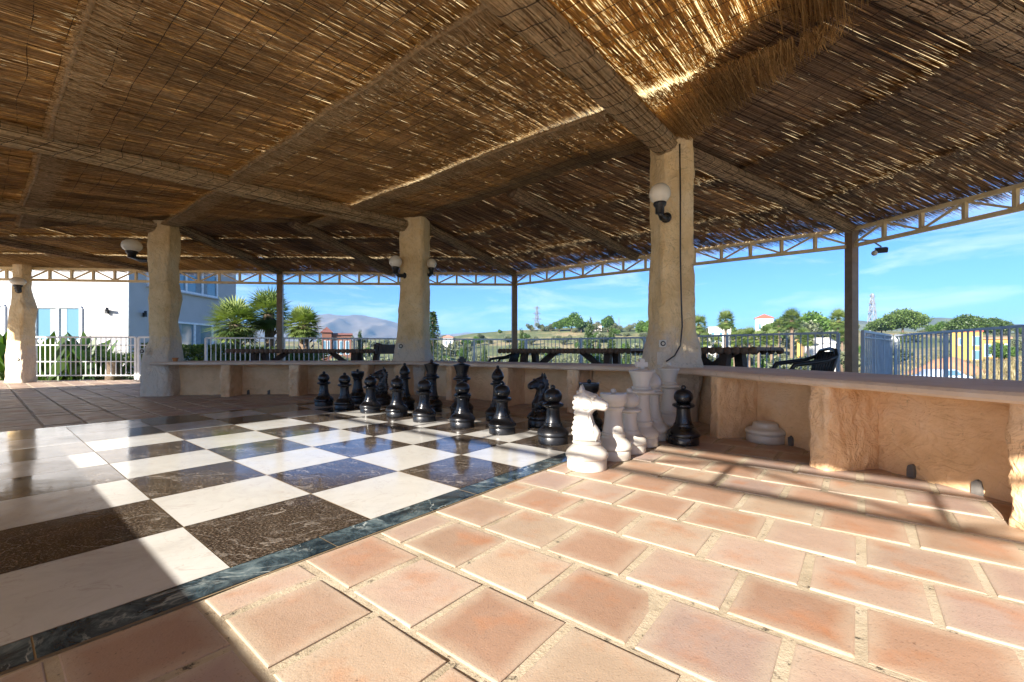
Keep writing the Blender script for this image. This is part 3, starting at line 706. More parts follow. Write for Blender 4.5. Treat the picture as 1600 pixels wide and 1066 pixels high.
# ------------------------------------------------------------------ plaster bench wall round the floor
def build_bench():
    fr = [Vector((-5.42, 6.45)), Vector((-3.35, 6.60)), Vector((-1.72, 6.70)), Vector((1.49, 4.19)), Vector((1.797, 2.465)), Vector((1.96, 1.60)), Vector((2.30, -0.5)), Vector((2.6, -3))]
    def offs(d):
        out = []
        for k, p in enumerate(fr):
            ds = []
            if k > 0: ds.append((fr[k] - fr[k - 1]).normalized())
            if k < len(fr) - 1: ds.append((fr[k + 1] - fr[k]).normalized())
            nn = [Vector((-t.y, t.x)) for t in ds]; m = sum(nn, Vector((0, 0))).normalized(); out.append(p + m * d / max(0.5, m.dot(nn[0])))
        return out
    root = empty('plaster_bench', (0.0, 5.4, 0), 0, 'long low peach plaster bench wall with broad ledge and short piers around the tile floor', 'bench wall')
    B0 = root.location
    # ledge: rounded nose, gently uneven
    F = offs(-0.025); Bk = offs(0.80); n = len(fr)
    prof = [(0.05, .478), (-.012, .480), (-.026, .492), (-.026, .512), (-.014, .526), (0.03, .531), (0.78, .531), (.80, .52), (.80, .478)]
    V = []; Fc = []; res = []
    for k in range(n - 1):
        m = max(2, int((fr[k + 1] - fr[k]).length / 0.12))
        for q in range(m + (1 if k == n - 2 else 0)): res.append((k, q / m))
    lines = [offs(d) for d, _ in prof]
    for (k, t) in res:
        for (d, z), L in zip(prof, lines):
            p = L[k] * (1 - t) + L[k + 1] * t; w = 0.007 * noise.noise(Vector((p.x * 2.3, p.y * 2.3, z * 6))) ; V.append((p.x + w, p.y + w, z + w * .6))
    npf = len(prof)
    for a in range(len(res) - 1):
        for q in range(npf): q2 = (q + 1) % npf; Fc.append((a * npf + q, (a + 1) * npf + q, (a + 1) * npf + q2, a * npf + q2))
    Fc.append(tuple(range(npf)))
    mb = MB(); mb.add(V, Fc, smooth=False); mb.build('ledge', M_SLAB, root, B0)
    # recessed back wall
    L0, L1 = offs(0.345), offs(0.46); V = []; Fc = []; nz_ = 14
    for (k, t) in res:
        p = L0[k] * (1 - t) + L0[k + 1] * t
        for z in np.linspace(-0.01, .481, nz_):
            w = 0.012 * noise.noise(Vector((p.x * 4, p.y * 4, z * 5))) + 0.006 * noise.noise(Vector((p.x * 14, p.y * 14, z * 14))); V.append((p.x + w * .7, p.y + w, z))
    for a in range(len(res) - 1):
        for q in range(nz_ - 1): Fc.append((a * nz_ + q, a * nz_ + q + 1, (a + 1) * nz_ + q + 1, (a + 1) * nz_ + q))
    b = len(V)
    for (k, t) in res:
        p = L1[k] * (1 - t) + L1[k + 1] * t; V += [(p.x, p.y, -.01), (p.x, p.y, .481)]
    for a in range(len(res) - 1): Fc.append((b + 2 * a, b + 2 * a + 2, b + 2 * a + 3, b + 2 * a + 1))
    mb = MB(); mb.add(V, Fc, smooth=True); mb.build('back_panel', M_PANEL, root, B0)
    # piers
    def pier(p, d, wid, seed):
        """p: near lower corner on the front line, d: along-wall direction"""
        d = Vector(d).normalized(); nn = Vector((-d.y, d.x)); V = []; Fc = []; na, nb, nh = 8, 22, 30
        ring = [(a / na * wid, 0) for a in range(na)] + [(wid, b_ / nb * .36) for b_ in range(nb)] + [(wid - a / na * wid, .36) for a in range(na)] + [(0, .36 - b_ / nb * .36) for b_ in range(nb)]
        for z in np.linspace(-.01, .484, nh):
            for (a, b_) in ring:
                ca, cb = a - wid / 2, b_ - .18
                sh = 0.004 if (abs(abs(ca) - wid / 2) < 1e-5 and abs(abs(cb) - .18) < 1e-5) else 0.0
                w = 0.016 * noise.noise(Vector((a * 10 + seed, b_ * 10, z * 4.5))) + 0.011 * (1 - abs(noise.noise(Vector((a * 9 + seed, b_ * 13, z * 8)))) * 2.2) - .004
                ox = (math.copysign(w, ca) if abs(abs(ca) - wid / 2) < 1e-5 else 0); oy = (math.copysign(w, cb) if abs(abs(cb) - .18) < 1e-5 else 0)
                q = p + d * (a + ox - math.copysign(sh, ca)) + nn * (b_ + oy + sh * (cb < 0)); V.append((q.x, q.y, z))
        m = len(ring)
        for h in range(nh - 1):
            for k in range(m): k2 = (k + 1) % m; Fc.append((h * m + k, h * m + k2, (h + 1) * m + k2, (h + 1) * m + k))
        mb = MB(); mb.add(V, Fc, smooth=True); mb.build('pier', M_PEACH, root, B0)
    d1, d2, d3 = fr[1] - fr[0], fr[3] - fr[2], fr[4] - fr[3]
    pier(Vector((-4.42, 6.53)), d1, .13, 1); pier(Vector((-3.42, 6.60)), fr[2] - fr[1], .14, 2); pier(Vector((-2.35, 6.665)), fr[2] - fr[1], .12, 3)
    D2, D3 = d2.normalized(), d3.normalized()
    for k, (px, w) in enumerate(((616, .24), (697, .11), (782, .12), (886, .13))):
        t = (800 - px) / F_PX                                             # ray X = -t Y on line fr[2] + D2 s
        s_ = (-t * fr[2].y - fr[2].x) / (D2.x + t * D2.y); pier(fr[2] + D2 * s_, D2, w, 4 + k)
    pier(Vector((1.49, 4.19)) - D2 * .30, D2, .26, 9)
    for k, (Y, w) in enumerate(((3.50, .10), (2.57, .115), (1.68, .12), (.75, .12))):
        a, b_ = (fr[3], fr[4]) if Y > 2.4 else ((fr[4], fr[5]) if Y > 1.61 else (fr[5], fr[6])); t = (Y - a.y) / (b_.y - a.y); pier(a + (b_ - a) * t, b_ - a, w, 20 + k)
    # bare cement patches at the drainage holes
    def hole(px, py, h=.075, w=.04, seed=0):
        r_ = random.Random(seed); Y = F_PX * CAM_H / (py - HOR); c = Vector((X_at(px, Y), Y, 0))
        best = min(((k, t) for k in range(n - 1) for t in np.linspace(0, 1, 60)), key=lambda q: (L0[q[0]] * (1 - q[1]) + L0[q[0] + 1] * q[1] - c.xy).length)
        p = L0[best[0]] * (1 - best[1]) + L0[best[0] + 1] * best[1]; d = (fr[best[0] + 1] - fr[best[0]]).normalized(); nn = Vector((-d.y, d.x))
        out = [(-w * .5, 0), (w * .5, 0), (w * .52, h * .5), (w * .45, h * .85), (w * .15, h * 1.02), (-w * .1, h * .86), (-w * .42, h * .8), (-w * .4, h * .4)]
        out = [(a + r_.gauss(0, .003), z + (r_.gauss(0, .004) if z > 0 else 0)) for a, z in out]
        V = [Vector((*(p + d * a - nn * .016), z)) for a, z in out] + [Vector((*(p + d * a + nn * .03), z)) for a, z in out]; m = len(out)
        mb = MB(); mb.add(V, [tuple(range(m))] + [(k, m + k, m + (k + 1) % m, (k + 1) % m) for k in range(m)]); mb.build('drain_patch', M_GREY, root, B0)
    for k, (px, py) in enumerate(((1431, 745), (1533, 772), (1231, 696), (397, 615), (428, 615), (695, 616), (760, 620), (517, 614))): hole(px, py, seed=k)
build_bench()
def rear_bench():
    root = empty('plaster_bench', bd(-2.9, 0), 0, 'low peach plaster bench on the side of the floor behind the viewpoint', 'bench wall')
    mb = MB()
    mb.add([bd(i, j, z) - root.location for i in (-3.2, -2.55) for j in (-14, 6.0) for z in (0, .532)], [(0, 1, 3, 2), (4, 6, 7, 5), (0, 4, 5, 1), (2, 3, 7, 6), (1, 5, 7, 3)])
    mb.build('seat_block', M_PEACH, root, bevel=.02)
rear_bench()
def rear_shade_block():  # unseen block added to cut the sun from the far end of the floor
    root = empty('sun_blocker', bd(-34, 14), 0, 'added unseen pale block behind the pavilion that keeps the sun off the left floor', 'building')
    mb = MB(); mb.add([bd(i, j, z) - root.location for i in (-44, -30) for j in (6.0, 21) for z in (-1, 8.2)], [(0, 1, 3, 2), (4, 6, 7, 5), (0, 4, 5, 1), (2, 3, 7, 6), (1, 5, 7, 3)])
    mb.build('wall', plain('pale_render', (.62, .62, .62), .85, .05, 1.5), root)
    mb = MB(); mb.add([bd(i, j, z) - root.location for i in (-44.5, -29.5) for j in (6.02, 21.3) for z in (8.21, 8.4)], [(0, 1, 3, 2), (4, 6, 7, 5), (0, 4, 5, 1), (2, 3, 7, 6), (1, 5, 7, 3), (0, 2, 6, 4)])
    mb.build('roof', plain('flat_roof', (.4, .38, .36), .9, .1, 2), root)
rear_shade_block()

# ------------------------------------------------------------------ giant chess pieces
def prof_smooth(pts, n=4):
    out = []
    for k in range(len(pts) - 1):
        p0 = pts[max(k - 1, 0)]; p1 = pts[k]; p2 = pts[k + 1]; p3 = pts[min(k + 2, len(pts) - 1)]
        for q in range(n):
            t = q / n
            f = lambda a, b, c, d: 0.5 * ((2 * b) + (-a + c) * t + (2 * a - 5 * b + 4 * c - d) * t * t + (-a + 3 * b - 3 * c + d) * t ** 3)
            out.append((max(f(p0[0], p1[0], p2[0], p3[0]), 1e-4), f(p0[1], p1[1], p2[1], p3[1])))
    out.append(pts[-1]); return out
def sharp(*segs):
    out = []
    for s in segs: out += s
    return out
def foot_prof(r, h, top_r, top_z):
    """weighted foot: straight plinth, rolled rim, ogee skirt up to a waist ring"""
    return sharp([(r * .955, 0), (r * .97, .004), (r * .97, h * .9), (r * .955, h * .94), (r * .945, h * .97), (r * .96, h)],
                 prof_smooth([(r * .97, h * 1.01), (r * 1.035, h * 1.14), (r * 1.04, h * 1.38), (r * .98, h * 1.62), (r * .82, h * 1.95), (r * .66, h * 2.25), (top_r * 1.12, top_z - .012)], 4),
                 [(top_r * 1.14, top_z - .008), (top_r * 1.06, top_z - .003), (top_r * 1.06, top_z)])
def foot_mesh(r, h, tr, tz): mb = MB(); mb.lathe(foot_prof(r, h, tr, tz), 40); return mb
def piece_parts(kind):
    P = []
    if kind == 'pawn':
        P.append(('base', foot_mesh(.113, .056, .062, .150)))
        m = MB(); m.lathe(sharp(prof_smooth([(.062, .150), (.056, .175), (.051, .21), (.049, .245), (.050, .262)], 4), prof_smooth([(.056, .266), (.074, .274), (.080, .284), (.074, .294), (.055, .300)], 4), [(.046, .303)]), 36); P.append(('stem', m))
        m = MB(); m.lathe(sharp([(.046, .300)], prof_smooth([(.052, .308), (.065, .328), (.068, .350), (.060, .376), (.042, .394), (.022, .402)], 4), [(.011, .404)]), 36); m.ball((0, 0, .415), .0185, 16, 8); P.append(('head', m))
    if kind == 'rook':
        P.append(('base', foot_mesh(.113, .060, .068, .165)))
        m = MB(); m.lathe(sharp(prof_smooth([(.070, .165), (.062, .20), (.056, .25), (.055, .29), (.058, .31)], 4), [(.066, .314), (.069, .322), (.066, .330), (.062, .332)]), 36); P.append(('stem', m))
        m = MB(); m.lathe(sharp([(.062, .330), (.072, .338), (.079, .352), (.079, .358), (.083, .360), (.085, .410), (.083, .414), (.07, .414), (.068, .409), (.02, .411)], [(.010, .413)]), 36); m.ball((0, 0, .427), .0185, 16, 8); P.append(('turret', m))
    if kind == 'bishop':
        P.append(('base', foot_mesh(.120, .060, .066, .165)))
        m = MB(); m.lathe(sharp(prof_smooth([(.065, .165), (.056, .20), (.047, .26), (.044, .32), (.046, .345)], 4), prof_smooth([(.055, .348), (.071, .354), (.075, .362), (.068, .370), (.050, .374)], 4), [(.048, .380), (.056, .384), (.056, .391), (.042, .394)]), 36); P.append(('stem', m))
        m = MB(); m.lathe(sharp([(.040, .392)], prof_smooth([(.046, .398), (.060, .418), (.062, .440), (.050, .470), (.030, .500), (.013, .516)], 5), [(.009, .518)]), 36); m.ball((0, 0, .529), .0165, 16, 8); P.append(('mitre', m))
    if kind in ('queen', 'king'):
        k = 1.0 if kind == 'queen' else 1.05
        P.append(('base', foot_mesh(.121, .064, .074 * k, .178)))
        m = MB(); m.lathe(sharp(prof_smooth([(.073 * k, .178), (.064 * k, .22), (.057 * k, .28), (.054 * k, .345), (.056 * k, .368)], 4), prof_smooth([(.064 * k, .372), (.085 * k, .380), (.090 * k, .390), (.084 * k, .400), (.066 * k, .406)], 4), [(.058 * k, .410), (.066 * k, .414), (.066 * k, .424), (.056 * k, .427)]), 36); P.append(('stem', m))
        m = MB(); m.lathe(sharp(prof_smooth([(.055 * k, .425), (.058 * k, .445), (.064 * k, .475), (.075 * k, .510), (.083 * k, .528)], 4), [(.086 * k, .531), (.087 * k, .538), (.083 * k, .541), (.062 * k, .545), (.030, .556), (.014, .559)]), 40); 
        if kind == 'queen': m.ball((0, 0, .574), .020, 16, 8); P.append(('crown', m))
        else:
            P.append(('crown', m))
            m = MB(); out = [(-.014, .552), (.014, .552), (.018, .570), (.040, .566), (.046, .588), (.040, .610), (.020, .604), (.022, .628), (.0, .634), (-.022, .628), (-.020, .604), (-.040, .610), (-.046, .588), (-.040, .566), (-.018, .570)]
            L = len(out); V = [(x, y, z) for y in (-.017, .017) for x, z in out]; m.add(V, [tuple(range(L)), tuple(range(L, 2 * L))[::-1]] + [(q, L + q, L + (q + 1) % L, (q + 1) % L) for q in range(L)]); P.append(('cross', m))
    if kind == 'knight':
        P.append(('base', foot_mesh(.119, .062, .075, .160)))
        P.append(('horse_head', knight_head()))
    return P
def knight_head():
    """horse head facing +x: side outline with rounded flanks, thinner towards the muzzle"""
    O = [(-.066, .158), (-.078, .19), (-.078, .235), (-.068, .275), (-.064, .31), (-.072, .35), (-.074, .39), (-.062, .425), (-.042, .448), (-.030, .476), (-.010, .456), (.018, .446), (.050, .432), (.084, .412), (.112, .394), (.126, .374), (.122, .348), (.104, .336), (.080, .338), (.056, .340), (.036, .324), (.030, .302), (.040, .270), (.064, .238), (.080, .208), (.074, .178), (.064, .158)]
    n = len(O); P = []
    for k in range(n):                                                   # smooth closed curve
        p0, p1, p2, p3 = O[k - 1], O[k], O[(k + 1) % n], O[(k + 2) % n]
        for t in (0, .34, .67):
            f = lambda a, b, c, d: 0.5 * ((2 * b) + (-a + c) * t + (2 * a - 5 * b + 4 * c - d) * t * t + (-a + 3 * b - 3 * c + d) * t ** 3)
            P.append(Vector((f(p0[0], p1[0], p2[0], p3[0]), f(p0[1], p1[1], p2[1], p3[1]))))
    m = len(P); N = []
    for k in range(m):
        d = (P[(k + 1) % m] - P[k - 1]).normalized(); N.append(Vector((-d.y, d.x)))
    c = Vector((-.02, .30))
    if sum((P[k] - P[k - 1]).cross(c - P[k]) for k in range(m)) < 0: N = [-q for q in N]
    hw = lambda p: float(np.interp(p.y, [.15, .20, .27, .33, .40, .48], [.068, .062, .050, .047, .044, .020])) * float(np.interp(p.x, [.03, .13], [1, .70]))
    mb = MB(); V = []; Fc = []; ph = [R(a) for a in (-78, -60, -40, -20, 0, 20, 40, 60, 78)]
    for a in ph:
        ins_ = .024 * (1 - math.cos(a))
        for k in range(m): q = P[k] + N[k] * ins_; V.append((q.x, hw(P[k]) * math.sin(a), q.y))
    for l in range(len(ph) - 1):
        for k in range(m): k2 = (k + 1) % m; Fc.append((l * m + k, l * m + k2, (l + 1) * m + k2, (l + 1) * m + k))
    mb.add(V, Fc, smooth=True)
    for l, sg in ((0, -1), (len(ph) - 1, 1)):                            # flanks, gently domed
        R1 = [Vector(V[l * m + k]) for k in range(m)]
        tri = [(-.02, .20), (-.018, .27), (-.022, .33), (-.012, .385), (.045, .385), (.090, .368)]
        mb.add(R1, [tuple(range(m))[::sg]], smooth=False)
    for sg in (-1, 1):
        mb.ball((.040, sg * .043, .414), .011, 12, 7); mb.ball((.040, sg * .040, .425), .016, 10, 6, sc=(1.3, .6, .5))
        mb.ball((.108, sg * .030, .372), .0075, 8, 6, sc=(1.3, .8, 1)); mb.ball((.004, sg * .038, .372), .034, 16, 10, sc=(1, .42, 1.05))
        mb.ball((.0, sg * .052, .215), .045, 16, 10, sc=(1.1, .35, .8))
        mb.lathe([(.014, 0), (.013, .015), (.0006, .042)], 10, c=(-.030, sg * .020, .448), M=Matrix.Rotation(R(-14 * sg), 3, 'X'))
    for k in range(9):                                                   # locks of the mane
        t = k / 8; z = .44 - .24 * t; x = float(np.interp(z, [.19, .235, .275, .31, .35, .39, .425, .44], [-.078, -.078, -.068, -.064, -.072, -.074, -.062, -.05]))
        mb.ball((x + .004, 0, z), .022, 10, 7, sc=(.75, 1.15, .72))
    return mb
SEAMS = {}
def make_piece(kind, col):
    parts = SEAMS.get((kind, col))
    root = empty('chess_' + kind, (0, 0, 0))
    for nm, m in piece_parts(kind): m.build(nm, M_BLACK if col == 'black' else M_WHITE, root, bevel=0.004 if nm == 'cross' else 0)
    return root
PROTO = {}
def piece(kind, col, loc, rz, label, group=None):
    if (kind, col) in PROTO: o = copy_tree(PROTO[(kind, col)])
    else: o = PROTO[(kind, col)] = make_piece(kind, col)
    o.location = loc; o.rotation_euler = (0, 0, rz); tag(o, label, 'chess piece', group); return o
PG = 'black pawns of the giant chess set'
pl = ['black pawn at the near right end of the pawn row, closest to the white knight', 'black pawn in front of the right black knight, second from the white pieces',
      'black pawn in front of the right black bishop', 'black pawn in front of the black king with the cross', 'black pawn in front of the black queen',
      'black pawn in front of the left black bishop', 'black pawn half in shade in front of the left black knight', 'black pawn at the far left end of the row, beside the left black rook']
pd = [(-.10, -.02), (.0, .06), (.02, .02), (.0, .06), (.05, .0), (.03, -.05), (0, -.02), (.02, .0)]
for j in range(8): piece('pawn', 'black', bd(4.5 + pd[j][0], j + .5 + pd[j][1], .001), random.uniform(0, 6), pl[j], PG)
toward = math.atan2(-I_AX.y, -I_AX.x)
mj = [('rook', 'black rook with flat lidded turret, hidden behind the white knight'), ('knight', 'black knight on the right, head turned to the left, between bishop and near pawn'), ('bishop', 'tall black bishop on the right between king and knight'),
      ('king', 'tall black king with a thick cross on its crown'), ('queen', 'tall black queen with flared crown and small ball on top'), ('bishop', 'black bishop with pointed mitre left of the queen'),
      ('knight', 'black knight on the left, muzzle pointing left, beside the left bishop'), ('rook', 'black rook with lidded turret at the far left of the back row')]
mo = [(0.05, .0), (0, -.02), (-.02, 0), (.02, .05), (.02, .03), (0, .0), (.03, 0), (0, .05)]
for j, (k, lb) in enumerate(mj):
    rz = math.atan2(-0.35, -0.94) if k == 'knight' else 0.15 * j
    piece(k, 'black', bd(5.5 + mo[j][0], j + .5 + mo[j][1], .001), rz, lb)
piece('knight', 'white', (.44, 2.53, 0), R(-18), 'cream white knight standing nearest, on the edge of the terracotta tiles, muzzle to the right')
piece('rook', 'white', (.652, 2.77, 0), .3, 'cream white rook with flat lid and ball, right behind the white knight')
piece('pawn', 'white', (.803, 2.95, 0), .3, 'cream white pawn between the white rook and the white king')
piece('king', 'white', (.950, 3.16, 0), R(12), 'tall cream white king with a thick cross, beside the wall column')
piece('bishop', 'white', (1.11, 3.38, 0), .3, 'cream white bishop half hidden between the white king and queen')
piece('queen', 'white', (1.335, 3.66, 0), .3, 'cream white queen with flared crown, right in front of the near column')
piece('pawn', 'black', (1.275, 3.20, 0), .3, 'lone black pawn on the terracotta tiles to the right of the white pieces')
o = empty('piece_foot', (1.925, 3.27, 0), 0, 'loose cream white chess piece foot lying under the bench ledge', 'chess piece')
mb = MB(); mb.lathe(sharp([(.125, 0), (.128, .004), (.128, .050), (.125, .056)], [(.130, .060)], prof_smooth([(.133, .064), (.138, .078), (.130, .094), (.108, .104)], 4), [(.088, .112), (.086, .130)], prof_smooth([(.084, .136), (.074, .146), (.05, .150)], 3), [(0.001, .151)]), 40)
mb.build('foot', M_WHITE, o)
o = empty('clay_pot', at(274, 565, 6.55), 0, 'small orange clay pot on the bench ledge beside the left column', 'pot'); o.location.z = .532
mb = MB(); mb.lathe([(.026, 0), (.034, .03), (.038, .045), (.042, .046), (.042, .058), (.034, .058), (.030, .03), (.001, .02)], 18); mb.build('bowl', M_CLAY, o)

# ------------------------------------------------------------------ tables and chairs on the outer terrace
def table(a, b, wid, label, z=.735, seed=0):
    a = Vector((a[0], a[1], 0)); b = Vector((b[0], b[1], 0)); d = (b - a); L = d.length; d.normalize(); n = Vector((-d.y, d.x, 0)); c = (a + b) / 2
    root = empty('picnic_table', c, math.atan2(d.y, d.x), label, 'table', 'dark wooden tables behind the bench wall')
    mb = MB()
    for k in range(6): mb.box((0, (k - 2.5) * wid / 6, z - .02), (L - random.uniform(0, .02), wid / 6 - .008, .04))
    mb.build('tabletop', M_WOODTOP, root, bevel=.004)
    for s in (-1, 1):                                                    # scalloped edging
        mb = MB(); m = int(L / .09)
        for k in range(m): mb.lathe([(.001, -.012), (.046, -.012), (.046, .012), (.001, .012)], 12, c=(-L / 2 + .045 + k * (L - .09) / (m - 1), s * (wid / 2 + .006), z - .04), M=Matrix.Rotation(R(90), 3, 'X'))
        mb.build('edging', M_WOODTOP, root)
    for s in (-1, 1):
        for t in (-1, 1):
            mb = MB(); mb.bar((s * (L / 2 - .45), t * .18, z - .05), (s * (L / 2 - .45), t * .30, 0), .10, .12); mb.build('leg', M_WOOD, root)
        mb = MB(); mb.bar((s * (L / 2 - .47), 0, z - .44), (s * (L / 2 - 1.0), 0, z - .05), .08, .09); mb.build('brace', M_WOOD, root)
    mb = MB(); mb.box((0, 0, .32), (L - .7, .07, .09)); mb.build('stretcher', M_WOOD, root)
table((X_at(374, 8.9), 8.85), (X_at(590, 8.9), 9.0), .8, 'long dark wooden table behind the bench between the two left columns')
table((X_at(797, 8.3), 8.35), (X_at(1000, 6.9), 6.95), .8, 'long dark wooden table behind the bench between middle and near column')
table((X_at(1040, 6.2), 6.25), (X_at(1213, 5.0), 5.1), .7, 'dark wooden table behind the bench to the right of the near column')
def mono_chair():
    root = empty('plastic_chair', (0, 0, 0)); sx, sy = .27, .24
    mb = MB(); mb.box((0, 0, .43), (.50, .46, .022)); mb.build('seat', M_CHAIR, root, bevel=.012)
    mb = MB()
    for k in range(7):
        x = -.195 + k * .065; mb.tube([(x * .95, -.20, .43), (x, -.245, .60), (x * 1.02, -.295, .795)], .0155, 6)
    mb.tube([(-.245, -.21, .42), (-.25, -.25, .6), (-.24, -.29, .75), (-.19, -.305, .81), (0, -.315, .835), (.19, -.305, .81), (.24, -.29, .75), (.25, -.25, .6), (.245, -.21, .42)], .024, 8)
    mb.build('backrest', M_CHAIR, root)
    for s in (-1, 1):
        mb = MB(); mb.tube([(s * .25, -.285, .735), (s * .285, -.16, .68), (s * .295, .05, .645), (s * .29, .19, .625), (s * .285, .225, .56), (s * .28, .235, .43)], [.022, .026, .03, .03, .028, .024], 8); mb.build('armrest', M_CHAIR, root)
        for t in (-1, 1):
            mb = MB(); mb.tube([(s * .25, t * .21, .43), (s * .27, t * .235, .22), (s * .285, t * .26, 0)], [.030, .026, .020], 8); mb.build('leg', M_CHAIR, root)
    return root
c0 = mono_chair(); c0.location = (X_at(1252, 5.0), 5.0, 0); c0.rotation_euler = (0, 0, R(78)); c0.scale = (.9, .9, .86); tag(c0, 'dark plastic armchair behind the bench right of the near column', 'chair')
c1 = copy_tree(c0); c1.location = (X_at(786, 8.6), 8.7, 0); c1.rotation_euler = (0, 0, R(70)); tag(c1, 'dark plastic armchair at the left end of the middle table', 'chair')
o = empty('wooden_bench', (X_at(602, 9.3), 9.3, 0), R(75), 'dark wooden bench end with leaning backboard at the right end of the left table', 'bench')
mb = MB(); mb.box((0, .22, .44), (1.1, .4, .05)); mb.build('seat', M_WOOD, o)
mb = MB(); mb.bar((-.4, .0, .42), (-.4, -.10, .86), .09, .10); mb.bar((.4, 0, .42), (.4, -.10, .86), .09, .10); mb.box((0, -.09, .74), (1.1, .05, .2), M=Matrix.Rotation(R(12), 3, 'X')); mb.build('backrest', M_WOOD, o)
for s in (-.4, .4):
    mb = MB(); mb.box((s, .2, .21), (.09, .34, .42)); mb.build('leg', M_WOOD, o)

# ------------------------------------------------------------------ railings
def railing(pts, mat, label, rails, zt=1.03, z0=.10, step=.115, bw=.016, post_every=1.5, group=None):
    pts = [Vector((p[0], p[1], 0)) for p in pts]; root = empty('railing', pts[0], 0, label, 'railing', group); B0 = root.location
    U = lambda p, z: Vector((p.x, p.y, z))
    rl = MB(); bars = MB()
    for a, b in zip(pts[:-1], pts[1:]):
        d = b - a; L = d.length
        for z in rails: rl.bar(U(a, z), U(b, z), .045 if z == zt else .035, .04 if z == zt else .022)
        n = int(L / step)
        for k in range(1, n): p = a + d * (k / n); bars.bar(U(p, z0), U(p, zt - .02), bw, bw)
        m = max(1, round(L / post_every))
        for k in range(m + 1):
            if k == m and b is not pts[-1]: continue
            p = a + d * (k / m); pm = MB(); pm.box((p.x, p.y, zt / 2), (.05, .05, zt - .01), rz=math.atan2(d.y, d.x)); pm.build('post', mat, root, B0)
    rl.build('handrail', mat, root, B0); bars.build('bars', mat, root, B0)
    return root
railing([(-11.3, 10.2), (-9.0, 10.3)], M_RAIL_W, 'white metal gate section of the railing next to the farthest column', (1.03, .84, .45, .12), post_every=2.3)
railing([(-8.93, 10.3), (-8.1, 10.4), (-7.8, 9.4)], M_RAIL_W, 'short white railing return beside the gate, left of the bench column', (1.03, .84, .12))
railing([(-7.75, 10.9), (-5.8, 10.95), (-2.5, 11.7), (0.39, 12.3)], M_RAIL_W, 'white metal railing along the terrace edge in front of the hedge and palms', (1.03, .12))
railing([(0.41, 12.3), (3.25, 10.55), (5.95, 7.85)], M_RAIL_SHADE, 'metal railing toned grey for shade along the terrace edge behind the long table', (1.03, .12), post_every=1.9)
railing([(5.95, 7.3), (8.15, 9.25)], M_RAIL_SHADE, 'short railing toned grey for shade running away from the terrace beside the right steel post', (1.03, .93, .12), post_every=.9, step=.16)
railing([(8.2, 9.2), (6.92, 5.8), (8.6, 0.5)], M_RAIL_SHADE, 'metal railing toned grey for shade at the right edge of the terrace', (1.03, .12), step=.15, bw=.02, post_every=2.2)

# ------------------------------------------------------------------ hotel building at the left
M_HOTEL = plain('white_render', (0.46, 0.45, 0.44), 0.85, 0.05, 1.5, bumps=0.1)
M_FRAME = plain('window_frame', (0.75, 0.77, 0.78), 0.4)
def mat_glass(name, col, rough=0.05):
    m, nt, bs = newmat(name); bs.inputs['Base Color'].default_value = (*col, 1); bs.inputs['Roughness'].default_value = rough; bs.inputs['Specular IOR Level'].default_value = 1.0; return m
M_GLASS = mat_glass('window_glass', (0.10, 0.20, 0.26)); M_CURT = plain('curtain', (0.25, 0.30, 0.33), 0.9)
def hotel():
    root = empty('hotel_building', (-22, 26, 0), 0, 'white rendered hotel building with wide framed windows at the left', 'building'); B0 = root.location
    x1, y1, y2, H = -17.8, 20.0, 27.75, 8.5
    mb = MB()
    P = [(-40, y1), (x1, y1), (x1, y2), (-40, y2)]
    mb.add([(x, y, z) for x, y in P for z in (-1, H)], [(0, 2, 3, 1), (2, 4, 5, 3), (4, 6, 7, 5), (6, 0, 1, 7), (1, 3, 5, 7)]); mb.build('wall', M_HOTEL, root, B0)
    def win(a, b, z0, z1, nrm, n):
        """window between plan points a, b"""
        a, b = Vector((*a, 0)), Vector((*b, 0)); d = (b - a); L = d.length; d.normalize(); nn = Vector((*nrm, 0)); U = lambda p, z: p + Vector((0, 0, z))
        mb = MB()
        for z in (z0, z1): mb.bar(U(a + nn * .03, z), U(b + nn * .03, z), .12, .10)
        for k in range(n + 1): p = a + d * (L * k / n) + nn * .03; mb.bar(U(p, z0 + .05), U(p, z1 - .05), .10, .11)
        f = mb.build('window', M_FRAME, root, B0)
        mb = MB(); mb.add([U(a + nn * .012, z0), U(b + nn * .012, z0), U(b + nn * .012, z1), U(a + nn * .012, z1)], [(0, 1, 2, 3)]); mb.build('pane', M_GLASS, f, B0)
        for k in range(n):
            mb = MB(); q = a + d * (L * (k + random.choice((.08, .62))) / n) + nn * .02; mb.add([U(q, z0 + .06), U(q + d * (L / n * .28), z0 + .06), U(q + d * (L / n * .28), z1 - .06), U(q, z1 - .06)], [(0, 1, 2, 3)])
            mb.build('curtain', M_CURT, f, B0)
        mb = MB(); mb.bar(U(a + nn * .06 - d * .1, z0 - .09), U(b + nn * .06 + d * .1, z0 - .09), .2, .06); mb.build('sill', M_HOTEL, f, B0)
    zz = lambda py, Y: CAM_H + (HOR - py) * Y / F_PX
    win((X_at(57, y1), y1), (X_at(128, y1), y1), zz(533, y1), zz(480, y1), (0, -1), 2)
    win((X_at(-70, y1), y1), (X_at(8, y1), y1), zz(533, y1), zz(477, y1), (0, -1), 2)
    win((x1, 21.2), (x1, 25.5), .35, 2.25, (1, 0), 3); win((x1, 21.0), (x1, 25.9), 3.95, 5.75, (1, 0), 4)
    mb = MB(); mb.tube([(x1 + .02, y1 - .05, -.5), (x1 + .02, y1 - .05, H)], .035, 8); mb.build('drain_pipe', M_FRAME, root, B0)
    for px, py in ((167, 487), (222, 492)):
        c = at(px, py, 19.9) if px < 200 else Vector((x1 + .1, 20.75, zz(492, 20.75))); mb = MB(); mb.box(c, (.12, .12, .2)); mb.bar(c + Vector((0, 0, .05)), c + Vector((.2, -.2, .12)), .1, .1); mb.build('wall_spotlight', M_LAMP_BLACK, root, B0)
hotel()

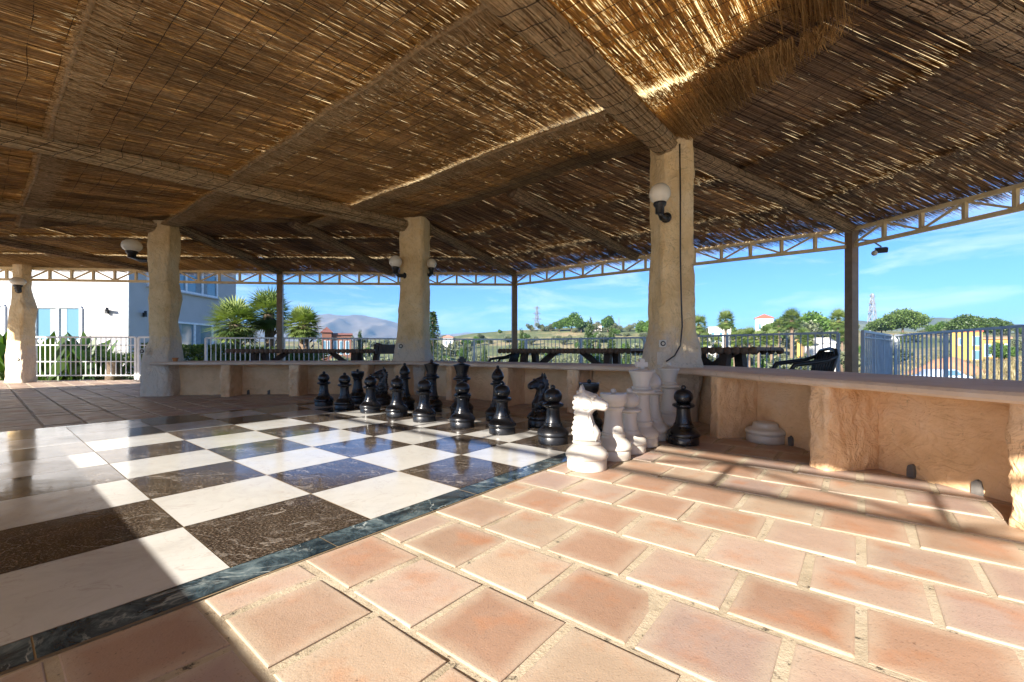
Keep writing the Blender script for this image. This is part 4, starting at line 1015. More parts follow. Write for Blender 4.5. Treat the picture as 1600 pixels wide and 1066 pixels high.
# ------------------------------------------------------------------ vegetation
L_PALM = mat_leaf('palm_leaf', (0.045, 0.085, 0.020), (0.22, 0.28, 0.08), .3)
L_BUSH = mat_leaf('bush_leaf', (0.028, 0.070, 0.014), (0.13, 0.23, 0.04), .3)
L_HEDGE = mat_leaf('hedge_leaf', (0.030, 0.060, 0.014), (0.17, 0.23, 0.05), .3)
L_PINE = mat_leaf('pine_needles', (0.022, 0.050, 0.014), (0.11, 0.17, 0.04), .2)
L_OLIVE = mat_leaf('olive_leaf', (0.055, 0.075, 0.040), (0.20, 0.22, 0.12), .2)
L_CYP = mat_leaf('cypress_leaf', (0.018, 0.042, 0.014), (0.085, 0.13, 0.035), .15)
L_DRY = mat_leaf('dry_grass', (0.16, 0.13, 0.06), (0.38, 0.31, 0.16), .3)
M_BARK = plain('bark', (0.11, 0.075, 0.05), 0.9, 0.35, 12, bumps=0.6)
M_PALMTRUNK = plain('palm_trunk', (0.17, 0.12, 0.08), 0.9, 0.35, 16, bumps=0.7)
def tri_leaf(mb, p, d, L, w, t, nrm=None):
    d = Vector(d).normalized(); u = d.cross(Vector((random.gauss(0, 1), random.gauss(0, 1), random.gauss(0, 1)))).normalized() if nrm is None else d.cross(nrm).normalized()
    mb.add([p, p + d * L * .5 + u * w * .5, p + d * L, p + d * L * .5 - u * w * .5], [(0, 1, 2, 3)], col=(t, t, t))
def rand_dir(): 
    v = Vector((random.gauss(0, 1), random.gauss(0, 1), random.gauss(0, 1))); return v.normalized()
def crown_mesh(blobs, n, leaf, tbase=.5, tvar=.25):
    """leaf clumps spread through blobs: (x, y, z, rx, ry, rz)"""
    mb = MB(); wts = [b[3] * b[4] * b[5] for b in blobs]
    for _ in range(n):
        b = random.choices(blobs, wts)[0]; d = rand_dir(); r = random.random() ** .28
        r *= 1 + .28 * noise.noise(Vector((d.x * 2.2 + b[0], d.y * 2.2, d.z * 2.2 + b[2])))
        p = Vector((b[0] + d.x * b[3] * r, b[1] + d.y * b[4] * r, b[2] + d.z * b[5] * r))
        t = min(1, max(0, random.gauss(tbase, tvar)))
        for _k in range(2):
            tri_leaf(mb, p + rand_dir() * leaf * .4, rand_dir() + Vector((0, 0, .3)) + d * .6, leaf * random.uniform(.7, 1.4), leaf * random.uniform(.45, .8), t)
    return mb
def trunk_mesh(h, r, limbs, lean=.05):
    mb = MB(); pts = [Vector((lean * h * (t ** 2) + .03 * h * math.sin(t * 4), .02 * h * math.sin(t * 5), h * t)) for t in (0, .25, .5, .75, 1)]
    mb.tube(pts, [r * 1.25, r, r * .85, r * .7, r * .5], 8)
    for e in limbs: mb.tube([pts[3], (pts[3] + Vector(e)) / 2 + Vector((0, 0, .05 * h)), Vector(e)], [r * .5, r * .35, r * .12], 6)
    return mb
TP = {}
def tree_proto(kind):
    root = empty(kind, (0, 0, 0))
    if kind == 'stone_pine':
        bl = [(0, 0, 5.2, 3.8, 3.8, 1.9), (2.6, .5, 4.4, 2.3, 2.2, 1.6), (-2.7, -.4, 4.5, 2.4, 2.2, 1.6), (.5, 2.4, 4.8, 2.3, 2.2, 1.6), (-.3, -2.5, 4.9, 2.3, 2.2, 1.6), (.9, -.5, 6.4, 2.3, 2.2, 1.2), (-1.4, .4, 6.0, 2.0, 2.0, 1.2)]
        crown_mesh(bl, 4600, .42).build('crown', L_PINE, root); trunk_mesh(5.2, .26, [(2, .5, 5.4), (-2, -.4, 5.5), (.5, 1.8, 5.7), (-.2, -1.8, 5.9)]).build('trunk', M_BARK, root)
    if kind == 'round_tree':
        bl = [(random.gauss(0, 1.0), random.gauss(0, 1.0), 2.7 + random.gauss(0, .7), random.uniform(1.0, 1.7), random.uniform(1.0, 1.7), random.uniform(.9, 1.4)) for _ in range(8)]
        crown_mesh(bl, 2600, .36).build('crown', L_BUSH, root); trunk_mesh(2.6, .18, [(b[0], b[1], b[2]) for b in bl[:4]]).build('trunk', M_BARK, root)
    if kind == 'olive_tree':
        bl = [(random.gauss(0, .9), random.gauss(0, .9), 2.0 + random.gauss(0, .5), random.uniform(.7, 1.3), random.uniform(.7, 1.3), random.uniform(.6, 1.0)) for _ in range(8)]
        crown_mesh(bl, 1900, .28).build('crown', L_OLIVE, root); trunk_mesh(1.7, .17, [(b[0], b[1], b[2]) for b in bl[:4]]).build('trunk', M_BARK, root)
    if kind == 'shrub':
        bl = [(random.gauss(0, .6), random.gauss(0, .6), .6 + random.random() * .5, random.uniform(.5, .9), random.uniform(.5, .9), random.uniform(.45, .8)) for _ in range(6)]
        crown_mesh(bl, 1100, .26).build('foliage', L_OLIVE, root)
    if kind == 'cypress':
        bl = [(random.gauss(0, .08), random.gauss(0, .08), .8 + .52 * k, .75 * math.sin(math.pi * (k + 1.2) / 13.5) ** .7 + .05, .75 * math.sin(math.pi * (k + 1.2) / 13.5) ** .7 + .05, .6) for k in range(12)]
        crown_mesh(bl, 2200, .24).build('crown', L_CYP, root); trunk_mesh(1.5, .13, [], 0).build('trunk', M_BARK, root)
    if kind == 'fan_palm':
        mb = MB()
        for k in range(46):
            an = k * 2.39996; el = R(88) - R(135) * (k / 46.0) ** .85; L = random.uniform(.75, 1.0); o = Vector((0, 0, 5.0)); d = Vector((math.cos(an) * math.cos(el), math.sin(an) * math.cos(el), math.sin(el)))
            e = o + d * L * .7 ; mb.tube([o, o + d * L * .4, e], [.025, .018, .012], 4, col=(.5, .5, .5)); s = d.cross(Vector((0, 0, 1))).normalized() if abs(d.z) < .98 else Vector((1, 0, 0)); nrm = s.cross(d)
            t = min(1, max(0, random.gauss(.55, .2) - (.25 if el < -.3 else 0)))
            for q in range(15):
                a = R(-95 + 190 * q / 14); dd = (d * math.cos(a) + s * math.sin(a) * .95 - Vector((0, 0, .18 + .15 * random.random()))).normalized(); tri_leaf(mb, e, dd, random.uniform(.62, .8), .075, t, nrm)
        mb.build('crown', L_PALM, root)
        mb = MB()
        for k in range(26):                                              # dead skirt
            an = k * 2.4; tri_leaf(mb, Vector((math.cos(an) * .15, math.sin(an) * .15, 4.9)), (math.cos(an) * .45, math.sin(an) * .45, -1), random.uniform(.6, 1.0), .2, random.uniform(.2, .7))
        mb.build('dead_fronds', L_DRY, root)
        mb = MB(); mb.tube([(0, 0, 0), (.03, 0, 1.2), (.05, .02, 2.6), (.02, 0, 4.0), (0, 0, 5.0)], [.26, .20, .17, .16, .19], 10); mb.build('trunk', M_PALMTRUNK, root)
    return root
def tree(kind, loc, s=1.0, sz=1.0, label='', cat='tree', group=None):
    if kind in TP: o = copy_tree(TP[kind])
    else: o = TP[kind] = tree_proto(kind)
    o.location = loc; o.rotation_euler = (0, 0, random.uniform(0, 6.28)); o.scale = (s, s, s * sz); return tag(o, label, cat, group)
def on_ground(px, Y): x = X_at(px, Y); return Vector((x, Y, terrain_h(x, Y) - .05))
def tree_to(kind, px, Y, py_top, h0, w=1.0, **k):
    """tree of natural height h0 grown to the height it has in the place"""
    g = on_ground(px, Y); zt = CAM_H + (HOR - py_top) * Y / F_PX; s = max(.25, (zt - g.z) / h0); return tree(kind, g, s * w, 1 / w, **k)

# near palms in the hotel garden
def garden_palm(px, py, Y, rad, label, seed):
    random.seed(seed); c = at(px, py, Y); root = empty('garden_palm', (c.x, c.y, -.35), 0, label, 'palm tree'); B0 = root.location; mb = MB(); o = c
    for k in range(60):
        an = k * 2.39996 + random.gauss(0, .1); el = R(90) - R(138) * (k / 60.0) ** .8; L = rad * random.uniform(.8, 1.0)
        d = Vector((math.cos(an) * math.cos(el), math.sin(an) * math.cos(el), math.sin(el))); e = o + d * L * .52
        mb.tube([o, o + d * L * .3 + Vector((0, 0, .01)), e], [.016, .012, .008], 4, col=(.6, .6, .6))
        s = d.cross(Vector((0, 0, 1))); s = s.normalized() if s.length > .05 else Vector((1, 0, 0)); nrm = s.cross(d); t = min(1, max(0, random.gauss(.6, .18) - (.3 if el < -.2 else 0)))
        for q in range(19):
            a = R(-105 + 210 * q / 18); dd = (d * math.cos(a) + s * math.sin(a) - Vector((0, 0, .12 + .12 * random.random()))).normalized()
            tri_leaf(mb, e, dd, L * random.uniform(.50, .66) * (1 - .2 * abs(a) / 1.8), .046, t + random.gauss(0, .06), nrm)
    mb.build('crown', L_PALM, root, B0)
    mb = MB(); mb.tube([(c.x + .25, c.y, -.35), (c.x + .12, c.y, .3), (c.x + .03, c.y, (c.z) * .6), o], [.17, .15, .15, .17], 10)
    for k in range(40):
        an = random.uniform(0, 6.28); z = random.uniform(.2, c.z); tri_leaf(mb, Vector((c.x + .08 + math.cos(an) * .14, c.y + math.sin(an) * .14, z)), (math.cos(an), math.sin(an), 1.2), .22, .07, .5)
    mb.build('trunk', M_PALMTRUNK, root, B0)
garden_palm(368, 508, 13.6, .98, 'bushy green fan palm left of the slim steel post by the hotel', 1)
garden_palm(420, 492, 14.8, 1.02, 'tallest green fan palm behind the slim left steel post', 2)
garden_palm(474, 509, 14.2, .74, 'smaller fan palm right of the slim left steel post', 3)
def strap_plant(name, px, Y, n, h, w, label, seed, spread=.9, mat=None):
    random.seed(seed); c = Vector((X_at(px, Y), Y, -.35)); root = empty(name, c, 0, label, 'shrub'); mb = MB()
    for k in range(n):
        b = Vector((random.gauss(0, spread * .45), random.gauss(0, .35), 0)); an = random.uniform(0, 6.28); ln = random.uniform(.12, .55); H = h * random.uniform(.55, 1.0)
        d = Vector((math.cos(an) * ln, math.sin(an) * ln, 1)).normalized(); s = d.cross(Vector((random.gauss(0, 1), random.gauss(0, 1), .1))).normalized(); p = b; t = min(1, max(0, random.gauss(.55, .22))); V = []; m = 7
        for q in range(m):
            u = q / (m - 1); ww = w * (.12 if u < .45 else math.sin(math.pi * min(1, (u - .38) / .62)) ** .7) * .5 + .006
            V += [p - s * ww, p + s * ww]; p = p + d * (H / (m - 1)); d = (d + Vector((math.cos(an), math.sin(an), -.35)) * .10 * u).normalized()
        mb.add(V, [(2 * q, 2 * q + 1, 2 * q + 3, 2 * q + 2) for q in range(m - 1)], col=(t, t, t))
    mb.build('foliage', mat or L_BUSH, root); return root
strap_plant('bird_of_paradise_plant', 92, 12.4, 90, 1.75, .24, 'tall leafy bird of paradise plant with broad upright leaves behind the white gate', 5, 1.1)
strap_plant('bird_of_paradise_plant', 0, 12.6, 60, 1.6, .24, 'broad leaved bird of paradise plant at the far left edge behind the column', 6, .8)
strap_plant('bird_of_paradise_plant', 132, 12.9, 40, 1.35, .20, 'lower clump of broad upright leaves between gate plant and cycad', 8, .7)
def cycad():
    random.seed(9); c = Vector((X_at(178, 12.2), 12.2, -.35)); root = empty('cycad', c, 0, 'dark green cycad with arching feathery fronds behind the white gate', 'shrub'); mb = MB(); o = Vector((0, 0, .75))
    for k in range(46):
        an = k * 2.4; up = random.uniform(.1, 1.2); d = Vector((math.cos(an), math.sin(an), up)).normalized(); p = o.copy(); s = d.cross(Vector((0, 0, 1))).normalized(); t = random.gauss(.35, .15)
        for q in range(24):
            p2 = p + d * .042; d = (d + Vector((0, 0, -.055))).normalized()
            for sg in (-1, 1): tri_leaf(mb, p, s * sg + d * .7 + Vector((0, 0, .25)), .17 * math.sin(math.pi * (q + 3) / 27) + .03, .016, t, Vector((0, 0, 1)))
            p = p2
    mb.build('fronds', L_BUSH, root); mb = MB(); mb.tube([(0, 0, 0), (0, 0, .4), (0, 0, .78)], [.2, .19, .16], 10); mb.build('trunk', M_PALMTRUNK, root)
cycad()
strap_plant('leafy_shrub', 352, 12.7, 70, 1.25, .16, 'pale green leafy shrub at the foot of the left fan palm', 14, 1.0)
strap_plant('leafy_shrub', 445, 13.2, 60, 1.2, .15, 'leafy shrub between the two right fan palms behind the railing', 15, .9)
def hedge(px0, px1, Y, h, label, seed, z0=-.35, mat=None, depth=1.1, n=7000, leaf=.085):
    random.seed(seed); x0, x1 = X_at(px0, Y), X_at(px1, Y); root = empty('hedge', ((x0 + x1) / 2, Y, z0), 0, label, 'hedge'); mb = MB(); L = x1 - x0
    for _ in range(n):
        x = random.uniform(-L / 2, L / 2); f = random.choice((0, 0, 1, 2)); hh = h * (1 + .16 * noise.noise(Vector((x * 1.1, seed, 0))) + .08 * noise.noise(Vector((x * 4, seed, 1))))
        y = -depth / 2 + random.random() ** 2 * .25 if f == 0 else random.uniform(-depth / 2, depth / 2); z = random.uniform(.02, hh) if f != 1 else hh - random.random() ** 2 * .2
        y += .12 * noise.noise(Vector((x * 2, z * 3, seed))); t = min(1, max(0, random.gauss(.5, .22) + .3 * noise.noise(Vector((x * 2.2, z * 2.2, seed + 4)))))
        tri_leaf(mb, Vector((x, y, z)), rand_dir() + Vector((0, -.5, .5)), leaf * random.uniform(.8, 1.5), leaf * .6, t)
    mb.build('foliage', mat or L_HEDGE, root)
hedge(236, 420, 13.0, 1.18, 'clipped green hedge behind the railing in front of the hotel windows', 3, n=9000)
hedge(405, 505, 13.4, .98, 'lower green hedge below the fan palms behind the railing', 4, n=6000)
hedge(20, 235, 13.6, .9, 'green hedge at the foot of the hotel behind the white gate', 5, n=7000)

# trees beyond the terrace, each at its own distance
random.seed(21)
for px, Y, pt, w in ((1092, 84, 496, 1.0), (1134, 92, 489, 1.0), (1217, 110, 500, 1.0), (1237, 88, 487, 1.05), (1310, 78, 487, 1.0), (1068, 96, 500, .9), (1076, 120, 502, .9)):
    tree_to('fan_palm', px, Y, pt, 5.8, w=w * .8, label={1237: 'tall fan palm with a thick crown just right of the red roofed villa', 1310: 'tall fan palm close to the left of the right steel post', 1134: 'tall slender fan palm above the white bungalow', 1092: 'fan palm just right of the near plaster column', 1217: 'smaller fan palm between the villa and the thick crowned palm', 1068: 'fan palm half hidden behind the near column', 1076: 'pale distant fan palm beside the near column'}[px], cat='palm tree', group='fan palms beyond the railing')
for k, (px, Y, pt) in enumerate(((1104, 72, 522), (1120, 76, 526), (1148, 70, 521), (1158, 78, 518), (1171, 74, 515), (1186, 70, 520), (1198, 76, 511), (1206, 70, 519), (1262, 74, 522), (1255, 80, 516), (1316, 76, 516), (1410, 80, 522))):
    tree_to('fan_palm', px, Y, pt, 5.8, w=.85, label='short fan palm in the palm grove below the red roofed villa, seen through the railing', cat='palm tree', group='palm grove beyond the railing')
big = [('stone_pine', 1412, 140, 483, 'large domed stone pine right of the steel post below the lattice pylon'), ('stone_pine', 1378, 150, 497, 'lower stone pine on the left flank of the large domed pine'), ('stone_pine', 1514, 120, 492, 'broad stone pine above the yellow house'), ('stone_pine', 1552, 126, 497, 'stone pine to the right of the broad pine above the yellow house'),
       ('round_tree', 1257, 130, 493, 'round green tree behind the thick crowned fan palm'), ('round_tree', 1283, 134, 494, 'bright round green tree left of the right steel post'), ('olive_tree', 1270, 118, 504, 'grey green tree in front of the bright round tree'), ('round_tree', 1130, 140, 505, 'green tree behind the white bungalow'), ('round_tree', 1220, 150, 497, 'green tree right of the red roofed villa'), ('round_tree', 1465, 150, 504, 'small green tree between the two groups of stone pines'),
       ('round_tree', 893, 212, 491, 'tallest dark tree on the crest of the dry hill'), ('round_tree', 874, 216, 500, 'round tree on the hill crest left of the tallest one'), ('round_tree', 908, 208, 499, 'tree on the hill crest right of the tallest one'), ('round_tree', 950, 206, 495, 'narrow dark tree on the hill crest left of the small mast'), ('olive_tree', 860, 220, 506, 'low grey tree on the hill crest at left'), ('olive_tree', 846, 222, 507, 'low olive tree starting the row on the hill crest'), ('olive_tree', 829, 224, 508, 'leftmost low olive on the hill crest below the pylon'), ('olive_tree', 962, 204, 505, 'grey green tree on the hill crest right of the narrow tree'), ('olive_tree', 984, 206, 507, 'low spreading olive on the hill crest near the mast'), ('round_tree', 1002, 190, 503, 'pale green round tree on the crest next to the near column'), ('round_tree', 1014, 186, 502, 'round tree on the crest half behind the near column'), ('olive_tree', 926, 205, 506, 'low olive beside the hill top house')]
for kind, px, Y, pt, lb in big: tree_to(kind, px, Y, pt, {'stone_pine': 7.7, 'round_tree': 4.6, 'olive_tree': 3.4}[kind], label=lb, cat='tree')
for px, Y, pt, lb in ((921, 64, 494, 'tall dark cypress in the middle of the slope'), (955, 60, 507, 'second tall cypress right of the tallest one'), (815, 66, 511, 'cypress just right of the middle steel post'), (664, 70, 513, 'small dark cypress next to the red terraced house') if False else (563, 120, 514, 'small dark cypress right of the red brick house'), (936, 70, 528, 'short cypress between the two tall ones'), (980, 62, 530, 'short cypress left of the near column'), (727, 58, 534, 'thin cypress seen through the railing right of the middle column'), (757, 60, 538, 'thin low cypress left of the middle steel post')):
    tree_to('cypress', px, Y, pt, 7.3, w=.62, label=lb, cat='tree')
tree_to('round_tree', 1566, 80, 537, 4.6, w=.9, label='dark green bush in front of the yellow annex at the right', cat='tree')
def fir():
    g = on_ground(676, 36); zt = CAM_H + (HOR - 486) * 36 / F_PX; H = zt - g.z; root = empty('fir_tree', g, 0, 'dark layered conifer just right of the middle plaster column', 'tree'); mb = MB()
    for k in range(22):
        z = H * (.28 + .72 * k / 22); r = (H - z) * .23 + .12
        for q in range(9):
            an = random.uniform(0, 6.28); 
            for u in range(14): tri_leaf(mb, Vector((math.cos(an), math.sin(an), -.25)) * (r * (u + 1) / 14) + Vector((0, 0, z)), Vector((math.cos(an), math.sin(an), .1)) + rand_dir() * .8, .22, .07, random.random() * .6)
    mb.build('crown', L_CYP, root); mb = MB(); mb.tube([(0, 0, 0), (0, 0, H * .5), (0, 0, H)], [.16, .1, .02], 8); mb.build('trunk', M_BARK, root)
fir()
random.seed(33)
cnt = 0
while cnt < 250:                                                        # scattered shrubs and young olives on the slope
    px = random.uniform(500, 1640); Y = random.uniform(60, 215)
    if 1250 < px < 1330 and Y < 100: continue
    if 1380 < px and Y < 95: continue
    if px > 1330 and random.random() < .4: continue
    g = on_ground(px, Y); cnt += 1
    if random.random() < .5: tree('shrub', g, random.uniform(.9, 2.2), random.uniform(.7, 1.1), label='low rounded grey green shrub scattered on the slope beyond the railing', cat='shrub', group='shrubs on the slope')
    elif random.random() < .6: tree('olive_tree', g, random.uniform(.6, 1.1), 1, label='young olive tree planted on the slope beyond the railing', cat='tree', group='young olives on the slope')
    else: tree('round_tree', g, random.uniform(.45, .8), 1, label='small leafy green tree on the slope beyond the railing', cat='tree', group='small green trees on the slope')
def grass():
    random.seed(5); mb = MB()
    for _ in range(9000):
        px = random.uniform(1330, 1680); Y = random.uniform(26, 105); x = X_at(px, Y)
        if noise.noise(Vector((x * .08, Y * .08, 2))) < -.1: continue
        p = Vector((x, Y, terrain_h(x, Y))); 
        for k in range(2): tri_leaf(mb, p, Vector((random.gauss(0, .35), random.gauss(0, .35), 1)), random.uniform(.35, .9), .09, random.random())
    tag(mb.build('dry_grass', L_DRY), 'dry straw coloured grass on the waste ground at the right', 'grass', kind='stuff')
grass()

# ------------------------------------------------------------------ far houses, pylons, car, hills
def house(name, px0, px1, Y, py_eave, depth, wall, roofc, label, py_roof=None, hip=True, windows=(), zb=None, rot=0.0):
    x0, x1 = X_at(px0, Y), X_at(px1, Y); W = x1 - x0; xc = (x0 + x1) / 2; gz = (terrain_h(xc, Y) if zb is None else zb) - .6; ze = CAM_H + (HOR - py_eave) * Y / F_PX - gz
    th = math.atan2(xc, Y); W *= math.cos(th); windows = list(windows)
    root = empty(name, (xc + math.sin(th) * depth / 2, Y + math.cos(th) * depth / 2, gz), rot - th, label, 'house'); mw = plain('house_wall', wall, .9, .08, 1.0); mb = MB(); mb.box((0, 0, ze / 2), (W, depth, ze)); mb.build('wall', mw, root)
    mr = plain('house_roof', roofc, .85, .2, 3.0, bumps=.4, bscale=8); mb = MB()
    if py_roof is not None:
        zr = CAM_H + (HOR - py_roof) * Y / F_PX - gz; o = .35; k = .5 if hip else 1.0; hx, hy = W / 2 + o, depth / 2 + o; rx = max(.02, hx - hy) if hip else hx
        mb.add([(-hx, -hy, ze), (hx, -hy, ze), (hx, hy, ze), (-hx, hy, ze), (-rx, 0, zr), (rx, 0, zr), (-hx, -hy, ze - .12), (hx, -hy, ze - .12), (hx, hy, ze - .12), (-hx, hy, ze - .12)], [(0, 1, 5, 4), (1, 2, 5), (2, 3, 4, 5), (3, 0, 4), (6, 7, 1, 0), (7, 8, 2, 1), (8, 9, 3, 2), (9, 6, 0, 3), (9, 8, 7, 6)])
    else: mb.box((0, 0, ze + .12), (W + .3, depth + .3, .22))
    mb.build('roof', mr, root)
    for (u, z0, z1, w) in windows:
        f = MB(); f.box((u * W, -depth / 2 - .02, (z0 + z1) / 2 * ze), (w * W + .2, .06, (z1 - z0) * ze + .2)); fo = f.build('window', M_FRAME, root); g = MB(); g.box((u * W, -depth / 2 - .055, (z0 + z1) / 2 * ze), (w * W, .03, (z1 - z0) * ze)); g.build('pane', M_GLASS, fo)
    return root
WH = (.72, .70, .66); RED = (.42, .10, .06); YEL = (.46, .27, .07)
house('villa', 1180, 1208, 170, 497, 6, WH, RED, 'white villa with pointed red roof on the wooded rise', 490, True, ((-.25, .5, .75, .15), (.2, .5, .75, .15)))
house('bungalow', 1107, 1142, 120, 512, 6, WH, (.6, .56, .5), 'long white bungalow with dark windows above the palm grove', None, False, ((-.3, .55, .85, .14), (.05, .55, .85, .14), (.35, .55, .85, .1)))
house('white_shed', 1267, 1294, 82, 536, 7, WH, (.60, .56, .50), 'white gabled shed in the palms left of the right steel post', 527, False, (), rot=R(20))
y_ = house('yellow_house', 1486, 1535, 88, 519, 8, YEL, RED, 'ochre yellow house with pink terrace roofs and dark openings at the right', None, False, ((.30, .15, .42, .2), (.30, .58, .85, .2), (-.2, .6, .8, .1)))
house('yellow_annex', 1535, 1578, 92, 529, 7, YEL, (.45, .26, .14), 'low yellow annex with dark terrace openings right of the yellow house', 526, False, ((-.3, .25, .75, .22), (.1, .25, .75, .2), (.38, .25, .75, .12)))
house('low_yellow_house', 1245, 1290, 105, 532, 6, YEL, (.5, .3, .12), 'low long ochre building behind the white shed', 529, False, ((-.2, .4, .75, .1), (.2, .4, .75, .1)))
house('hill_house', 925, 940, 212, 508, 8, (.5, .46, .42), (.35, .25, .2), 'small pale house among the trees on the hill crest', 503, True, ((0, .4, .7, .2),))
house('brick_house', 503, 518, 110, 519, 6, (.17, .075, .05), (.16, .06, .045), 'dark red brick house with stepped terraces in front of the mountains', 510, True, ((-.2, .35, .75, .2), (.2, .35, .75, .2)))
house('brick_annex', 518, 549, 112, 523, 6, (.19, .09, .06), (.18, .07, .05), 'lower red terrace wing right of the brick house', 520, False, ((-.3, .4, .8, .15), (.0, .4, .8, .15), (.3, .4, .8, .15)))
for px, Y, w, lb in ((640, 160, 14, 'pale small house on the plain just left of the middle column'), (700, 170, 16, 'pale distant house right of the middle column'), (1108, 165, 10, 'tiny white house on the slope right of the near column')):
    house('far_house', px - w / 2, px + w / 2, Y, 527, 7, WH, (.45, .22, .15), lb, 523, True, ((-.2, .4, .7, .15), (.2, .4, .7, .15)))
def pylon(px, Y, pt, label, arms=3, w=1.0):
    g = on_ground(px, Y); H = CAM_H + (HOR - pt) * Y / F_PX - g.z; root = empty('pylon', g, R(25), label, 'pylon'); mb = MB(); bw = H * .085 * w; t = max(.08, H * .008)
    lv = [0, .2, .38, .54, .68, .8, .9, 1.0]; wid = lambda f: bw * (1 - f * .86)
    for a, b in zip(lv[:-1], lv[1:]):
        for sx, sy, tx, ty in ((-1, -1, 1, -1), (1, -1, 1, 1), (1, 1, -1, 1), (-1, 1, -1, -1)):
            p = lambda X, Y_, f: (X * wid(f), Y_ * wid(f), f * H)
            mb.bar(p(sx, sy, a), p(sx, sy, b), t); mb.bar(p(sx, sy, a), p(tx, ty, b), t * .7); mb.bar(p(tx, ty, a), p(sx, sy, b), t * .7); mb.bar(p(sx, sy, b), p(tx, ty, b), t * .7)
    mb.build('mast', M_STEEL, root); mb = MB()
    for k in range(arms):
        z = H * (.70 + .13 * k); L = H * (.13 - .02 * k); mb.bar((-L, 0, z), (L, 0, z), t); mb.bar((-L, 0, z), (0, 0, z + H * .035), t * .7); mb.bar((L, 0, z), (0, 0, z + H * .035), t * .7)
    mb.build('cross_arms', M_STEEL, root)
pylon(1363, 330, 459, 'tall lattice power pylon on the horizon right of the steel post')
pylon(839, 420, 479, 'distant lattice power pylon on the hill right of the middle steel post')
pylon(967, 230, 496, 'small mast on the hill crest left of the near column', 2, .4)
def mound():
    mb = MB(); N, Mr = 36, 10; c = on_ground(1482, 50); V = []; Fc = []
    for r_ in range(Mr + 1):
        for k in range(N):
            a = 2 * math.pi * k / N; rr = r_ / Mr; h = (CAM_H + (HOR - 557) * 50 / F_PX - c.z) * (math.cos(rr * math.pi) * .5 + .5); x, y = math.cos(a) * rr * 4.8, math.sin(a) * rr * 4
            V.append((x, y, h + .25 * noise.noise(Vector((x * .8, y * .8, 0))) * (1 - rr) + .08 * noise.noise(Vector((x * 3, y * 3, 1))) - .1))
    for r_ in range(Mr):
        for k in range(N): Fc.append((r_ * N + k, (r_ + 1) * N + k, (r_ + 1) * N + (k + 1) % N, r_ * N + (k + 1) % N))
    mb.add(V, Fc, smooth=True); o = mb.build('earth_mound', plain('red_earth', (.36, .18, .09), 1.0, .25, 1.2, bumps=.5, bscale=6)); o.location = c; tag(o, 'heap of reddish earth on the waste ground behind the right railing', 'mound')
mound()
def car():
    c = on_ground(1470, 34); root = empty('parked_car', c, R(8), 'pale blue white car parked below the terrace in front of the earth mound', 'car')
    m_b = plain('car_paint', (.55, .62, .70), .3, .04); sec = [(-2.05, .45, .72, .70), (-1.9, .35, .90, .82), (-1.2, .3, .98, .86), (-.75, .3, 1.40, .70), (.55, .3, 1.44, .70), (1.15, .3, 1.0, .86), (1.95, .35, .84, .80), (2.1, .45, .66, .68)]
    V = []; Fc = []
    for x, z0, z1, w in sec: V += [(x, -.84, z0), (x, -.87, min(z1, .9)), (x, -w, z1), (x, w, z1), (x, .87, min(z1, .9)), (x, .84, z0)]
    for k in range(len(sec) - 1):
        for q in range(6): q2 = (q + 1) % 6; Fc.append((k * 6 + q, k * 6 + q2, k * 6 + 6 + q2, k * 6 + 6 + q))
    Fc += [tuple(range(6))[::-1], tuple(range(42, 48))]; mb = MB(); mb.add(V, Fc, smooth=True); mb.build('body', m_b, root)
    mb = MB()
    for s in (-1, 1): mb.add([(-.95, s * .86, .98), (.85, s * .86, .98), (.5, s * .735, 1.36), (-.7, s * .735, 1.36)], [(0, 1, 2, 3)])
    mb.build('side_window', M_GLASS, root)
    for x in (-1.3, 1.3):
        for s in (-1, 1): mb = MB(); mb.lathe([(.001, -.1), (.2, -.1), (.32, -.09), (.32, .09), (.2, .1), (.001, .1)], 18, c=(x, s * .78, .32), M=Matrix.Rotation(R(90), 3, 'X')); mb.build('wheel', M_LAMP_BLACK, root)
car()
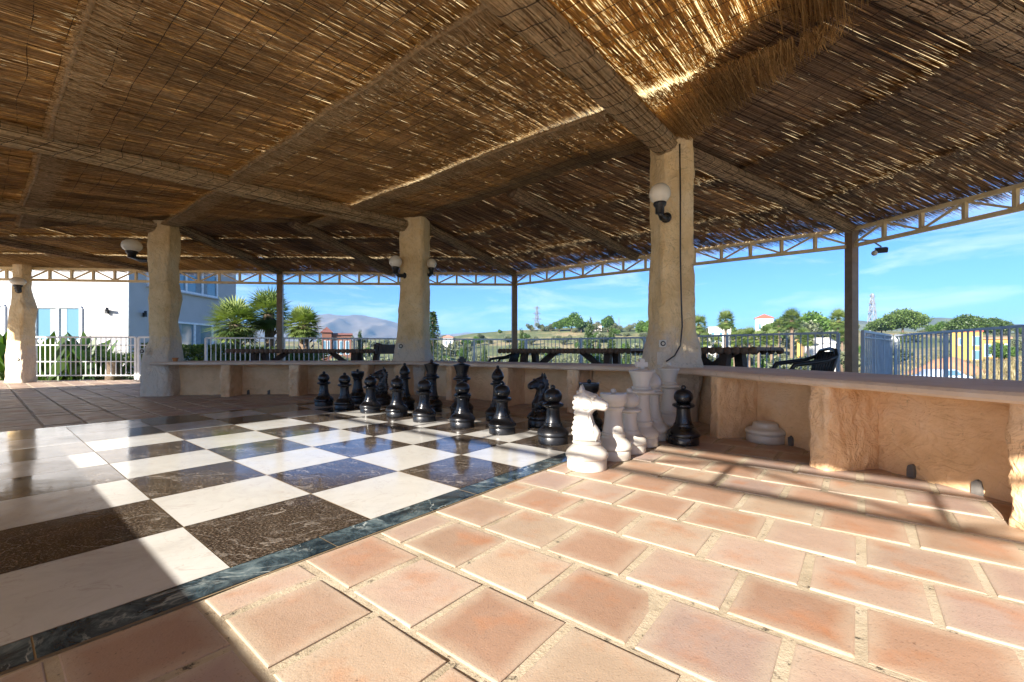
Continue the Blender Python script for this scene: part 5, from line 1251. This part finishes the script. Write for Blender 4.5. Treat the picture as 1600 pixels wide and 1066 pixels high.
def hills(name, pxs, pys, Y, depth, seed, col, rough=1.0):
    """a ridge with gullies, built at its distance"""
    xs = np.linspace(X_at(pxs[0], Y), X_at(pxs[-1], Y), 170); ys = np.linspace(-1, 1, 46); V = []; Fc = []; base = -16
    for x in xs:
        px = 800 + x * F_PX / Y; top = CAM_H + (HOR - float(np.interp(px, pxs, pys))) * Y / F_PX - base
        for t in ys:
            s = (1 - abs(t) ** 1.15) if abs(t) < 1 else 0; q = Vector((x / depth * 1.9, t * 1.5, seed)); rg = 1 - abs(noise.noise(q * 1.7)) * 2; rg2 = 1 - abs(noise.noise(q * 4.1 + Vector((3, 1, 0)))) * 2
            h = top * s * (1 + rough * (1 - abs(2 * s - 1)) * (.30 * (rg - .5) + .16 * (rg2 - .5))) + top * .02 * noise.noise(q * 9); V.append((x, Y + t * depth, base - 3 + h))
    n = len(ys)
    for a in range(len(xs) - 1):
        for b in range(n - 1): Fc.append((a * n + b, (a + 1) * n + b, (a + 1) * n + b + 1, a * n + b + 1))
    m, nt, bs = newmat(name + '_ground'); v = coords(nt); c = ramp(nt, nz(nt, v, .006, 8, .65), [(.35, [x * .6 for x in col]), (.6, col), (.75, [min(1, x * 1.5) for x in col])]); nt.links.new(c, bs.inputs['Base Color']); bs.inputs['Roughness'].default_value = 1
    mb = MB(); mb.add(V, Fc, smooth=True); tag(mb.build(name, m), kind='structure')
hills('mountains', [250, 330, 420, 470, 497, 515, 540, 562, 580, 600, 625, 650, 690, 740, 800], [530, 520, 506, 497, 491, 490, 492, 491, 494, 498, 505, 512, 522, 526, 535], 3000, 900, 3, (.14, .11, .09), 1.5)
hills('far_hills', [560, 640, 700, 730, 760, 800, 860], [532, 526, 522, 519, 520, 526, 534], 4300, 900, 8, (.18, .15, .12))
hills('right_hills', [1000, 1100, 1220, 1290, 1330, 1390, 1430, 1460, 1500, 1560, 1620, 1720, 1900], [530, 522, 512, 503, 499, 504, 499, 494, 498, 504, 507, 512, 530], 1500, 500, 14, (.10, .11, .06))

# ------------------------------------------------------------------ air: far things fade to blue
def haze():
    m = bpy.data.materials.new('air'); m.use_nodes = True; nt = m.node_tree; nt.nodes.clear(); out = nd(nt, 'ShaderNodeOutputMaterial'); v = nd(nt, 'ShaderNodeVolumePrincipled')
    v.inputs['Color'].default_value = (.30, .62, 1.0, 1); v.inputs['Density'].default_value = HAZE; v.inputs['Anisotropy'].default_value = 0.1
    nt.links.new(v.outputs[0], out.inputs['Volume']); mb = MB(); mb.box((0, 0, 145), (10800, 10800, 350)); o = mb.build('haze', m); tag(o, 'thin pale blue air haze over the distant hills', 'haze', kind='stuff')
HAZE = 1.5e-4
haze()
